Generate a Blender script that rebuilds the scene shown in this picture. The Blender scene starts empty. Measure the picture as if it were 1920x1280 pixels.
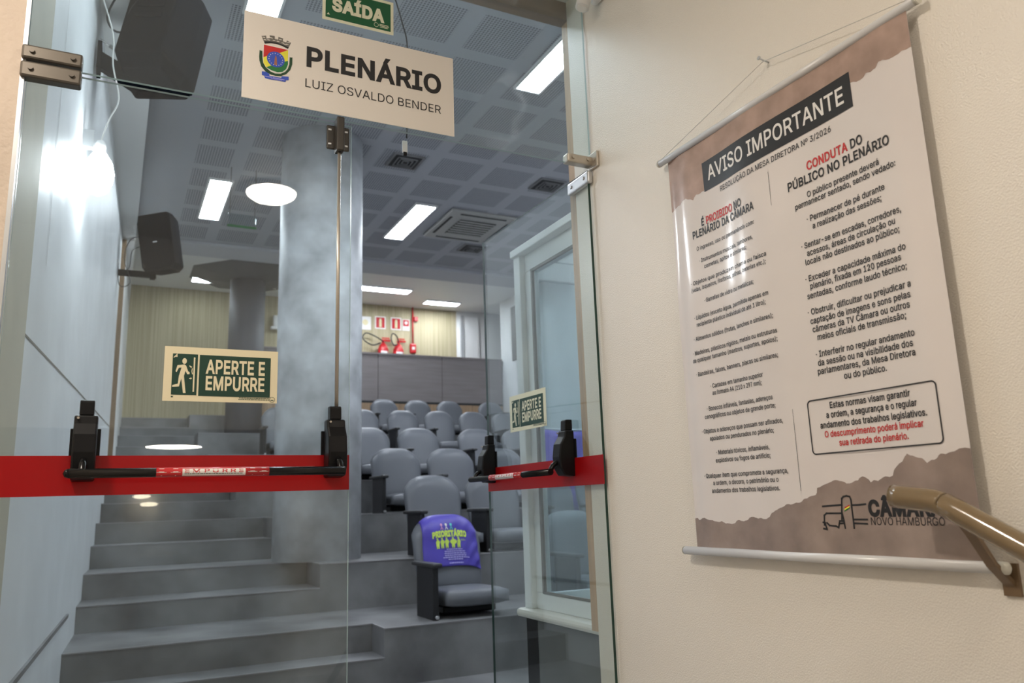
import bpy, bmesh, math, random
from mathutils import Vector, Matrix
from mathutils.geometry import delaunay_2d_cdt
PI = math.pi
random.seed(7)
C = bpy.context.scene.collection
S = bpy.context.scene

# ---------------------------------------------------------------- camera
cam_d = bpy.data.cameras.new('camera'); cam = bpy.data.objects.new('camera', cam_d); C.objects.link(cam)
yaw, pitch, roll = -0.46811118, 0.20165568, -0.03369349
_f = Vector((-math.sin(yaw)*math.cos(pitch), math.cos(yaw)*math.cos(pitch), math.sin(pitch)))
_r = Vector((math.cos(yaw), math.sin(yaw), 0)); _u = _r.cross(_f)
_r2 = _r*math.cos(roll) + _u*math.sin(roll); _u2 = -_r*math.sin(roll) + _u*math.cos(roll)
M = Matrix((( _r2.x, _u2.x, -_f.x, 0.0), (_r2.y, _u2.y, -_f.y, -2.316), (_r2.z, _u2.z, -_f.z, 1.13), (0, 0, 0, 1)))
cam.matrix_world = M
cam_d.sensor_width = 36; cam_d.lens = 1487.08/1920*36
cam_d.clip_start = 0.05; cam_d.clip_end = 200
cam_d.dof.use_dof = True; cam_d.dof.focus_distance = 2.45; cam_d.dof.aperture_fstop = 4.0
S.camera = cam

# ---------------------------------------------------------------- world, view
w = bpy.data.worlds.new('world'); S.world = w; w.use_nodes = True
w.node_tree.nodes['Background'].inputs[0].default_value = (0.75, 0.82, 1.0, 1)
w.node_tree.nodes['Background'].inputs[1].default_value = 0.05
S.view_settings.view_transform = 'Standard'; S.view_settings.look = 'None'
S.view_settings.exposure = 0.0; S.view_settings.gamma = 1.0; S.view_settings.use_curve_mapping = False

# light strengths (lamps are built further down, each in its own builder)
TROFFER = 52.0; BULB = 75.0; DOWN = 60.0; DOWN_NEAR = 330.0

# ---------------------------------------------------------------- materials
def newmat(name):
    m = bpy.data.materials.new(name); m.use_nodes = True
    nt = m.node_tree; nt.nodes.clear()
    out = nt.nodes.new('ShaderNodeOutputMaterial')
    return m, nt, out
def pmat(name, col, rough=0.5, metal=0.0, bump=0.0, bscale=200, var=0.0, vscale=4, spec=0.5, detail=3, coat=0.0, stretch=None, bdist=0.002):
    m, nt, out = newmat(name)
    b = nt.nodes.new('ShaderNodeBsdfPrincipled'); nt.links.new(b.outputs[0], out.inputs[0])
    b.inputs['Base Color'].default_value = (*col, 1); b.inputs['Roughness'].default_value = rough
    b.inputs['Metallic'].default_value = metal; b.inputs['Specular IOR Level'].default_value = spec
    b.inputs['Coat Weight'].default_value = coat
    tc = nt.nodes.new('ShaderNodeTexCoord'); vec = tc.outputs['Object']
    if stretch:
        mp = nt.nodes.new('ShaderNodeMapping'); mp.inputs['Scale'].default_value = stretch
        nt.links.new(vec, mp.inputs[0]); vec = mp.outputs[0]
    if var > 0:
        n = nt.nodes.new('ShaderNodeTexNoise'); n.inputs['Scale'].default_value = vscale; n.inputs['Detail'].default_value = detail
        nt.links.new(vec, n.inputs['Vector'])
        r = nt.nodes.new('ShaderNodeMapRange'); r.inputs['From Min'].default_value = 0.3; r.inputs['From Max'].default_value = 0.7
        r.inputs['To Min'].default_value = 1-var; r.inputs['To Max'].default_value = 1+var
        nt.links.new(n.outputs['Fac'], r.inputs['Value'])
        mx = nt.nodes.new('ShaderNodeVectorMath'); mx.operation = 'SCALE'; mx.inputs[0].default_value = col
        nt.links.new(r.outputs[0], mx.inputs['Scale']); nt.links.new(mx.outputs[0], b.inputs['Base Color'])
    if bump > 0:
        n2 = nt.nodes.new('ShaderNodeTexNoise'); n2.inputs['Scale'].default_value = bscale; n2.inputs['Detail'].default_value = 2
        nt.links.new(vec, n2.inputs['Vector'])
        bp = nt.nodes.new('ShaderNodeBump'); bp.inputs['Strength'].default_value = bump; bp.inputs['Distance'].default_value = bdist
        nt.links.new(n2.outputs['Fac'], bp.inputs['Height']); nt.links.new(bp.outputs[0], b.inputs['Normal'])
    return m
def emat(name, col, s):
    m, nt, out = newmat(name)
    e = nt.nodes.new('ShaderNodeEmission'); e.inputs[0].default_value = (*col, 1); e.inputs[1].default_value = s
    nt.links.new(e.outputs[0], out.inputs[0]); return m
def glassmat(name, tint=(0.93, 0.96, 0.955), haze=0.0, smudge=False):
    m, nt, out = newmat(name)
    t = nt.nodes.new('ShaderNodeBsdfTransparent'); t.inputs[0].default_value = (*tint, 1)
    g = nt.nodes.new('ShaderNodeBsdfGlossy'); g.inputs['Roughness'].default_value = 0.0; g.inputs[0].default_value = (1, 1, 1, 1)
    fr = nt.nodes.new('ShaderNodeFresnel'); fr.inputs[0].default_value = 1.5
    ge = nt.nodes.new('ShaderNodeNewGeometry'); io = nt.nodes.new('ShaderNodeMapRange')      # same reflectance on both faces of the pane
    io.inputs['To Min'].default_value = 1.5; io.inputs['To Max'].default_value = 1/1.5
    nt.links.new(ge.outputs['Backfacing'], io.inputs['Value']); nt.links.new(io.outputs[0], fr.inputs[0])
    mx = nt.nodes.new('ShaderNodeMixShader')
    nt.links.new(fr.outputs[0], mx.inputs[0]); nt.links.new(t.outputs[0], mx.inputs[1]); nt.links.new(g.outputs[0], mx.inputs[2])
    last = mx
    if haze > 0 or smudge:
        d = nt.nodes.new('ShaderNodeBsdfDiffuse'); d.inputs[0].default_value = (0.8, 0.85, 0.9, 1)
        tl = nt.nodes.new('ShaderNodeBsdfTranslucent'); tl.inputs[0].default_value = (0.8, 0.85, 0.9, 1)
        m2 = nt.nodes.new('ShaderNodeMixShader'); m2.inputs[0].default_value = 0.5
        nt.links.new(d.outputs[0], m2.inputs[1]); nt.links.new(tl.outputs[0], m2.inputs[2])
        m3 = nt.nodes.new('ShaderNodeMixShader'); nt.links.new(mx.outputs[0], m3.inputs[1]); nt.links.new(m2.outputs[0], m3.inputs[2])
        m3.inputs[0].default_value = haze  # even pale film put in for the haze over the view behind
        if smudge:
            tc = nt.nodes.new('ShaderNodeTexCoord')
            n1 = nt.nodes.new('ShaderNodeTexNoise'); n1.inputs['Scale'].default_value = 7; n1.inputs['Detail'].default_value = 4; n1.inputs['Distortion'].default_value = 1.2
            nt.links.new(tc.outputs['Object'], n1.inputs['Vector'])
            r1 = nt.nodes.new('ShaderNodeMapRange'); r1.inputs['From Min'].default_value = 0.58; r1.inputs['From Max'].default_value = 0.78
            r1.inputs['To Min'].default_value = 0; r1.inputs['To Max'].default_value = 0.13
            nt.links.new(n1.outputs['Fac'], r1.inputs['Value'])
            # wiping marks sit towards the right end of the pane
            sx = nt.nodes.new('ShaderNodeSeparateXYZ'); nt.links.new(tc.outputs['Object'], sx.inputs[0])
            r2 = nt.nodes.new('ShaderNodeMapRange'); r2.inputs['From Min'].default_value = 0.95; r2.inputs['From Max'].default_value = 1.2
            nt.links.new(sx.outputs['X'], r2.inputs['Value'])
            mm = nt.nodes.new('ShaderNodeMath'); mm.operation = 'MULTIPLY'
            nt.links.new(r1.outputs[0], mm.inputs[0]); nt.links.new(r2.outputs[0], mm.inputs[1])
            ad = nt.nodes.new('ShaderNodeMath'); ad.operation = 'ADD'; ad.inputs[1].default_value = haze
            nt.links.new(mm.outputs[0], ad.inputs[0]); nt.links.new(ad.outputs[0], m3.inputs[0])
        last = m3
    nt.links.new(last.outputs[0], out.inputs[0]); return m

def tilemat(name, col, sx, sy, band, perf=False):
    # suspended ceiling: panels with rows of small round holes between plain bands
    m, nt, out = newmat(name)
    b = nt.nodes.new('ShaderNodeBsdfPrincipled'); nt.links.new(b.outputs[0], out.inputs[0]); b.inputs['Roughness'].default_value = 0.8
    tc = nt.nodes.new('ShaderNodeTexCoord'); sep = nt.nodes.new('ShaderNodeSeparateXYZ'); nt.links.new(tc.outputs['Object'], sep.inputs[0])
    def mth(op, a, b_=None, c=None):
        n = nt.nodes.new('ShaderNodeMath'); n.operation = op
        for i, v in enumerate((a, b_, c)):
            if v is None: continue
            if isinstance(v, (int, float)): n.inputs[i].default_value = v
            else: nt.links.new(v, n.inputs[i])
        return n.outputs[0]
    X, Y = sep.outputs[0], sep.outputs[1]
    def inband(v, off, size):
        fr = mth('FRACT', mth('DIVIDE', mth('ADD', v, off), size))
        d = mth('ABSOLUTE', mth('SUBTRACT', fr, 0.5))          # 0.5 on the grid line
        return mth('LESS_THAN', d, 0.5-band/size/2)
    inside = mth('MULTIPLY', inband(X, 0.59*10-2.72, 0.59), inband(Y, 0.585*20-4.53, 0.585))
    inside = mth('MULTIPLY', inside, mth('GREATER_THAN', X, 0.55))
    hx = mth('ABSOLUTE', mth('SUBTRACT', mth('FRACT', mth('DIVIDE', X, 0.0245)), 0.5))
    hy = mth('ABSOLUTE', mth('SUBTRACT', mth('FRACT', mth('DIVIDE', Y, 0.0245)), 0.5))
    r = mth('SQRT', mth('ADD', mth('MULTIPLY', hx, hx), mth('MULTIPLY', hy, hy)))
    hole = mth('MULTIPLY', mth('LESS_THAN', r, 0.34), inside)
    mix = nt.nodes.new('ShaderNodeMix'); mix.data_type = 'RGBA'
    mix.inputs['A'].default_value = (*col, 1); mix.inputs['B'].default_value = (col[0]*0.3, col[1]*0.3, col[2]*0.32, 1)
    nt.links.new(hole, mix.inputs['Factor']); nt.links.new(mix.outputs['Result'], b.inputs['Base Color'])
    return m

def stripemat(name, c1, c2, axis, size):
    m, nt, out = newmat(name)
    b = nt.nodes.new('ShaderNodeBsdfPrincipled'); nt.links.new(b.outputs[0], out.inputs[0]); b.inputs['Roughness'].default_value = 0.7
    tc = nt.nodes.new('ShaderNodeTexCoord'); mp = nt.nodes.new('ShaderNodeMapping'); nt.links.new(tc.outputs['Object'], mp.inputs[0])
    sc = [0.6, 0.6, 0.6]; sc[axis] = 1/size; mp.inputs['Scale'].default_value = sc
    n = nt.nodes.new('ShaderNodeTexNoise'); n.inputs['Scale'].default_value = 1.0; n.inputs['Detail'].default_value = 2
    nt.links.new(mp.outputs[0], n.inputs['Vector'])
    r = nt.nodes.new('ShaderNodeValToRGB'); r.color_ramp.elements[0].position = 0.4; r.color_ramp.elements[0].color = (*c1, 1)
    r.color_ramp.elements[1].position = 0.6; r.color_ramp.elements[1].color = (*c2, 1)
    nt.links.new(n.outputs['Fac'], r.inputs[0]); nt.links.new(r.outputs[0], b.inputs['Base Color']); return m

MT = {}
MT['cream'] = pmat('cream_wall', (0.80, 0.75, 0.67), 0.28, bump=0.8, bscale=240, spec=0.5, bdist=0.002)
MT['beige'] = pmat('beige_plaster', (0.50, 0.41, 0.33), 0.7, bump=0.8, bscale=60, var=0.06, bdist=0.004)
MT['reveal'] = pmat('reveal_shaded', (0.50, 0.47, 0.37), 0.6, bump=0.2, bscale=40, var=0.06)  # corridor paint with its shade put into the olive colour
MT['white_wall'] = pmat('white_wall', (0.74, 0.76, 0.78), 0.45, bump=0.5, bscale=3, var=0.06, vscale=2.5, bdist=0.02)
MT['white'] = pmat('white_paint', (0.80, 0.80, 0.79), 0.5)
MT['ceil'] = pmat('plain_ceiling', (0.52, 0.53, 0.56), 0.8)
MT['perf'] = tilemat('perforated_ceiling', (0.42, 0.43, 0.46), 0.59, 0.585, 0.13)
MT['tile'] = pmat('grey_porcelain', (0.185, 0.187, 0.192), 0.42, var=0.42, vscale=2.4, detail=7)
MT['tile_dark'] = pmat('dark_porcelain', (0.14, 0.143, 0.145), 0.45, var=0.14, vscale=3, detail=5)
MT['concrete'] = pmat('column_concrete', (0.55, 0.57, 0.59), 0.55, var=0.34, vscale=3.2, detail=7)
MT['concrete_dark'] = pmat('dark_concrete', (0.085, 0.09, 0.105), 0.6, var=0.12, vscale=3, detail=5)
MT['wallpaper'] = stripemat('ribbed_wallpaper', (0.40, 0.345, 0.21), (0.50, 0.44, 0.29), 0, 0.012)
MT['panel'] = pmat('taupe_panel', (0.25, 0.22, 0.22), 0.5, var=0.10, vscale=2, stretch=(1, 1, 9))
MT['wood'] = pmat('oak_trim', (0.50, 0.34, 0.21), 0.5, var=0.20, vscale=4, stretch=(8, 8, 0.7), detail=4)
MT['wood_dark'] = pmat('brown_wood', (0.22, 0.14, 0.075), 0.5, var=0.15, vscale=4, stretch=(8, 8, 0.7))
MT['wood_head'] = pmat('brown_header', (0.25, 0.17, 0.12), 0.5, var=0.15, vscale=4, stretch=(0.7, 8, 8))
MT['hardware'] = pmat('bronze_hardware', (0.12, 0.105, 0.088), 0.38, metal=0.75)
MT['nickel'] = pmat('worn_nickel', (0.55, 0.50, 0.43), 0.35, metal=0.8)
MT['alu'] = pmat('aluminium', (0.62, 0.63, 0.64), 0.35, metal=0.7)
MT['frame'] = pmat('white_aluminium', (0.78, 0.82, 0.83), 0.35)
MT['marble'] = pmat('white_marble', (0.78, 0.77, 0.73), 0.35, var=0.04)
MT['black'] = pmat('black_plastic', (0.006, 0.006, 0.007), 0.36, spec=0.22, bump=0.15, bscale=900, bdist=0.0005)
MT['black_gloss'] = pmat('black_tube', (0.004, 0.004, 0.0045), 0.2, spec=0.3)
MT['speaker'] = pmat('speaker_black', (0.004, 0.005, 0.007), 0.9, spec=0.0)
MT['grille'] = pmat('speaker_grille', (0.007, 0.008, 0.012), 0.9, spec=0.0, bump=0.6, bscale=160)
MT['rubber'] = pmat('cable_black', (0.02, 0.02, 0.022), 0.5)
MT['cablew'] = pmat('cable_white', (0.75, 0.75, 0.72), 0.5)
MT['glass'] = glassmat('clear_glass', haze=0.006)
MT['glass_up'] = glassmat('hazy_glass', tint=(0.90, 0.945, 0.94), haze=0.022, smudge=True)
MT['glass_edge'] = pmat('green_glass_edge', (0.01, 0.045, 0.035), 0.1)
MT['glass_edge2'] = pmat('pale_glass_edge', (0.45, 0.55, 0.53), 0.2)
MT['window_glass'] = glassmat('window_glass', tint=(0.88, 0.93, 0.94), haze=0.0)
MT['vinyl'] = pmat('grey_vinyl', (0.135, 0.145, 0.165), 0.42, bump=0.12, bscale=500, bdist=0.0008)
MT['vinyl_back'] = pmat('dark_shell', (0.03, 0.033, 0.04), 0.5)
MT['arm'] = pmat('armrest_plastic', (0.03, 0.031, 0.034), 0.4)
MT['side'] = pmat('seat_side_panel', (0.012, 0.012, 0.014), 0.5)
MT['purple'] = pmat('purple_cloth', (0.075, 0.055, 0.42), 0.42, bump=0.5, bscale=14, bdist=0.006)
MT['purple2'] = pmat('violet_cloth', (0.16, 0.09, 0.62), 0.6, bump=0.3, bscale=8, bdist=0.01)
MT['sign_cream'] = pmat('photoluminescent_cream', (0.80, 0.72, 0.50), 0.45)
MT['sign_cream2'] = pmat('photoluminescent_pale', (0.72, 0.72, 0.55), 0.45)
MT['sign_green'] = pmat('sign_green', (0.006, 0.045, 0.028), 0.4)
MT['sign_green2'] = pmat('exit_green', (0.006, 0.095, 0.035), 0.4)
MT['plate'] = pmat('sign_plate', (0.76, 0.71, 0.65), 0.45)
MT['ink'] = pmat('black_ink', (0.018, 0.018, 0.02), 0.4)
MT['greyink'] = pmat('grey_ink', (0.16, 0.15, 0.13), 0.5)
MT['red_ink'] = pmat('red_ink', (0.55, 0.025, 0.025), 0.4)
MT['white_ink'] = pmat('white_ink', (0.80, 0.78, 0.75), 0.4)
MT['yellow_ink'] = pmat('yellow_ink', (0.78, 0.74, 0.06), 0.4)
MT['green_ink'] = pmat('green_ink', (0.02, 0.18, 0.05), 0.4)
MT['dgreen_ink'] = pmat('dark_green_ink', (0.015, 0.06, 0.025), 0.4)
MT['blue_ink'] = pmat('blue_ink', (0.04, 0.09, 0.50), 0.4)
MT['skin_ink'] = pmat('brown_ink', (0.35, 0.14, 0.08), 0.4)
MT['lime'] = pmat('lime_print', (0.62, 0.80, 0.12), 0.5)
MT['pink_ink'] = pmat('pink_print', (0.65, 0.30, 0.50), 0.5)
MT['teal_ink'] = pmat('teal_print', (0.10, 0.55, 0.50), 0.5)
MT['lilac_ink'] = pmat('lilac_print', (0.45, 0.42, 0.85), 0.5)
MT['poster'] = pmat('poster_vinyl', (0.74, 0.69, 0.665), 0.145, var=0.02, vscale=6, spec=0.5)
MT['kraft'] = pmat('kraft_print', (0.42, 0.30, 0.25), 0.20, var=0.16, vscale=16, detail=8)
MT['kraft2'] = pmat('kraft_print_dark', (0.30, 0.235, 0.205), 0.20, var=0.20, vscale=11, detail=8)
MT['rod'] = pmat('banner_rod', (0.66, 0.66, 0.66), 0.25)
MT['rod_end'] = pmat('banner_cap', (0.62, 0.60, 0.52), 0.3)
MT['string'] = pmat('nylon_string', (0.62, 0.60, 0.56), 0.4)
MT['rail'] = pmat('tan_enamel', (0.20, 0.14, 0.075), 0.18, coat=0.5, bump=0.08, bscale=60)
MT['brownstrip'] = pmat('brown_bracket', (0.17, 0.11, 0.06), 0.35)
MT['ac'] = pmat('ac_plastic', (0.42, 0.42, 0.40), 0.5)
MT['dark'] = pmat('dark_slot', (0.03, 0.03, 0.03), 0.6)
MT['red_paint'] = pmat('red_paint', (0.50, 0.015, 0.02), 0.35)
MT['floor'] = pmat('corridor_floor', (0.34, 0.32, 0.30), 0.35, var=0.08)
MT['troffer'] = emat('fluorescent_light', (0.86, 0.925, 1.0), TROFFER)
MT['bulb'] = emat('bulb_light', (0.90, 0.96, 1.0), BULB)
MT['wall_lamp'] = emat('warm_wall_lamp', (1.0, 0.85, 0.62), 14.0)
MT['down_near'] = emat('near_downlight_light', (1.0, 0.90, 0.78), DOWN_NEAR)
MT['down'] = emat('downlight_light', (1.0, 0.90, 0.78), DOWN)
MT['hardware_dark'] = pmat('dark_bronze', (0.045, 0.040, 0.034), 0.35, metal=0.4)
MT['tile_nose'] = pmat('tile_edge', (0.27, 0.27, 0.28), 0.35)
MT['yellow_cream'] = pmat('cream_symbol', (0.75, 0.68, 0.42), 0.5)
def tapemat():
    m, nt, out = newmat('red_tape')
    b = nt.nodes.new('ShaderNodeBsdfPrincipled'); b.inputs['Base Color'].default_value = (0.42, 0.003, 0.006, 1); b.inputs['Roughness'].default_value = 0.35
    t = nt.nodes.new('ShaderNodeBsdfTranslucent'); t.inputs[0].default_value = (0.75, 0.02, 0.03, 1)
    mx = nt.nodes.new('ShaderNodeMixShader'); mx.inputs[0].default_value = 0.35
    nt.links.new(b.outputs[0], mx.inputs[1]); nt.links.new(t.outputs[0], mx.inputs[2]); nt.links.new(mx.outputs[0], out.inputs[0]); return m
MT['tape'] = tapemat()

# ---------------------------------------------------------------- mesh helpers
class MB:
    def __init__(s): s.bm = bmesh.new(); s.mi = 0; s.smooth = []
    def _f(s, vs, sm=False):
        try:
            f = s.bm.faces.new(vs); f.material_index = s.mi; f.smooth = sm; return f
        except ValueError: return None
    def box(s, x0, x1, y0, y1, z0, z1, bev=0.0, M=None, seg=2):
        t = bmesh.new(); bmesh.ops.create_cube(t, size=1)
        for v in t.verts: v.co = Vector(((x0+x1)/2+v.co.x*(x1-x0), (y0+y1)/2+v.co.y*(y1-y0), (z0+z1)/2+v.co.z*(z1-z0)))
        if bev > 0: bmesh.ops.bevel(t, geom=list(t.edges), offset=bev, segments=seg, affect='EDGES', profile=0.5)
        s.merge(t, M, sm=False); return s
    def merge(s, t, M=None, sm=None):
        mp = {}
        for v in t.verts: mp[v] = s.bm.verts.new(M @ v.co if M else v.co)
        for f in t.faces:
            g = s._f([mp[v] for v in f.verts], f.smooth if sm is None else sm)
        t.free()
    def cyl(s, a, b, r, r2=None, n=20, caps=True, sm=True):
        a, b = Vector(a), Vector(b); d = (b-a); L = d.length
        if L < 1e-9: return s
        q = d.to_track_quat('Z', 'Y'); r2 = r if r2 is None else r2
        A = [s.bm.verts.new(a+q@Vector((math.cos(2*PI*i/n)*r, math.sin(2*PI*i/n)*r, 0))) for i in range(n)]
        B = [s.bm.verts.new(b+q@Vector((math.cos(2*PI*i/n)*r2, math.sin(2*PI*i/n)*r2, 0))) for i in range(n)]
        for i in range(n): s._f([A[i], A[(i+1) % n], B[(i+1) % n], B[i]], sm)
        if caps: s._f(A[::-1]); s._f(B)
        return s
    def tube(s, pts, r, n=10, sub=4, caps=True):
        P = [Vector(p) for p in pts]
        if sub > 1 and len(P) > 2:
            Q = []
            for i in range(len(P)-1):
                p0 = P[max(i-1, 0)]; p1 = P[i]; p2 = P[i+1]; p3 = P[min(i+2, len(P)-1)]
                for k in range(sub):
                    t = k/sub
                    Q.append(0.5*((2*p1)+(-p0+p2)*t+(2*p0-5*p1+4*p2-p3)*t*t+(-p0+3*p1-3*p2+p3)*t**3))
            Q.append(P[-1]); P = Q
        rings = []; up = None
        for i, p in enumerate(P):
            d = (P[min(i+1, len(P)-1)]-P[max(i-1, 0)]).normalized()
            if up is None:
                up = Vector((0, 0, 1)) if abs(d.z) < 0.9 else Vector((1, 0, 0))
            a = d.cross(up).normalized(); b_ = a.cross(d).normalized(); up = b_
            rr = r[i*len(r)//len(P)] if isinstance(r, (list, tuple)) else r
            rings.append([s.bm.verts.new(p+a*math.cos(2*PI*k/n)*rr+b_*math.sin(2*PI*k/n)*rr) for k in range(n)])
        for A, B in zip(rings, rings[1:]):
            for k in range(n): s._f([A[k], A[(k+1) % n], B[(k+1) % n], B[k]], True)
        if caps: s._f(rings[0][::-1]); s._f(rings[-1])
        return s
    def lathe(s, prof, n=28, M=None, sm=True):
        rings = []
        for r, z in prof:
            ring = []
            for i in range(n):
                v = Vector((math.cos(2*PI*i/n)*r, math.sin(2*PI*i/n)*r, z)); ring.append(s.bm.verts.new(M @ v if M else v))
            rings.append(ring)
        for A, B in zip(rings, rings[1:]):
            for i in range(n): s._f([A[i], A[(i+1) % n], B[(i+1) % n], B[i]], sm)
        s._f(rings[0][::-1]); s._f(rings[-1]); return s
    def poly(s, pts): return s._f([s.bm.verts.new(Vector(p)) for p in pts])
    def prism(s, pts, d):       # outline pts (3D), extruded by vector d
        d = Vector(d); A = [s.bm.verts.new(Vector(p)) for p in pts]; B = [s.bm.verts.new(Vector(p)+d) for p in pts]
        n = len(A); s._f(A[::-1]); s._f(B)
        for i in range(n): s._f([A[i], A[(i+1) % n], B[(i+1) % n], B[i]])
        return s
    def build(s, name, mats, parent=None, loc=None, bevel=None, recalc=True):
        if recalc: bmesh.ops.recalc_face_normals(s.bm, faces=list(s.bm.faces))
        me = bpy.data.meshes.new(name); s.bm.to_mesh(me); s.bm.free()
        for m in (mats if isinstance(mats, (list, tuple)) else [mats]): me.materials.append(MT[m])
        o = bpy.data.objects.new(name, me); C.objects.link(o)
        if parent: o.parent = parent
        if loc: o.location = loc
        if bevel:
            b = o.modifiers.new('bevel', 'BEVEL'); b.width = bevel; b.segments = 2; b.limit_method = 'ANGLE'
        return o
def tag(o, label=None, cat=None, group=None, kind=None):
    if label: o['label'] = label
    if cat: o['category'] = cat
    if group: o['group'] = group
    if kind: o['kind'] = kind
    return o
def thing(name, label, cat, loc=(0, 0, 0), rotz=0, group=None):
    o = bpy.data.objects.new(name, None); o.empty_display_size = 0.1; C.objects.link(o)
    o.location = loc; o.rotation_euler = (0, 0, rotz); return tag(o, label, cat, group)
def struct(o, label=None, cat='building part'):
    o['kind'] = 'structure'
    if label: o['label'] = label; o['category'] = cat
    return o
def sbox(name, mat, *a, label=None, cat='building part', bev=0): return struct(MB().box(*a, bev=bev).build(name, mat), label, cat)
def copy_tree(o, parent=None):
    c = o.copy(); C.objects.link(c); c.parent = parent
    for ch in list(o.children):
        d = ch.copy(); C.objects.link(d); d.parent = c
        for g in list(ch.children):
            e = g.copy(); C.objects.link(e); e.parent = d
    return c

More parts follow.
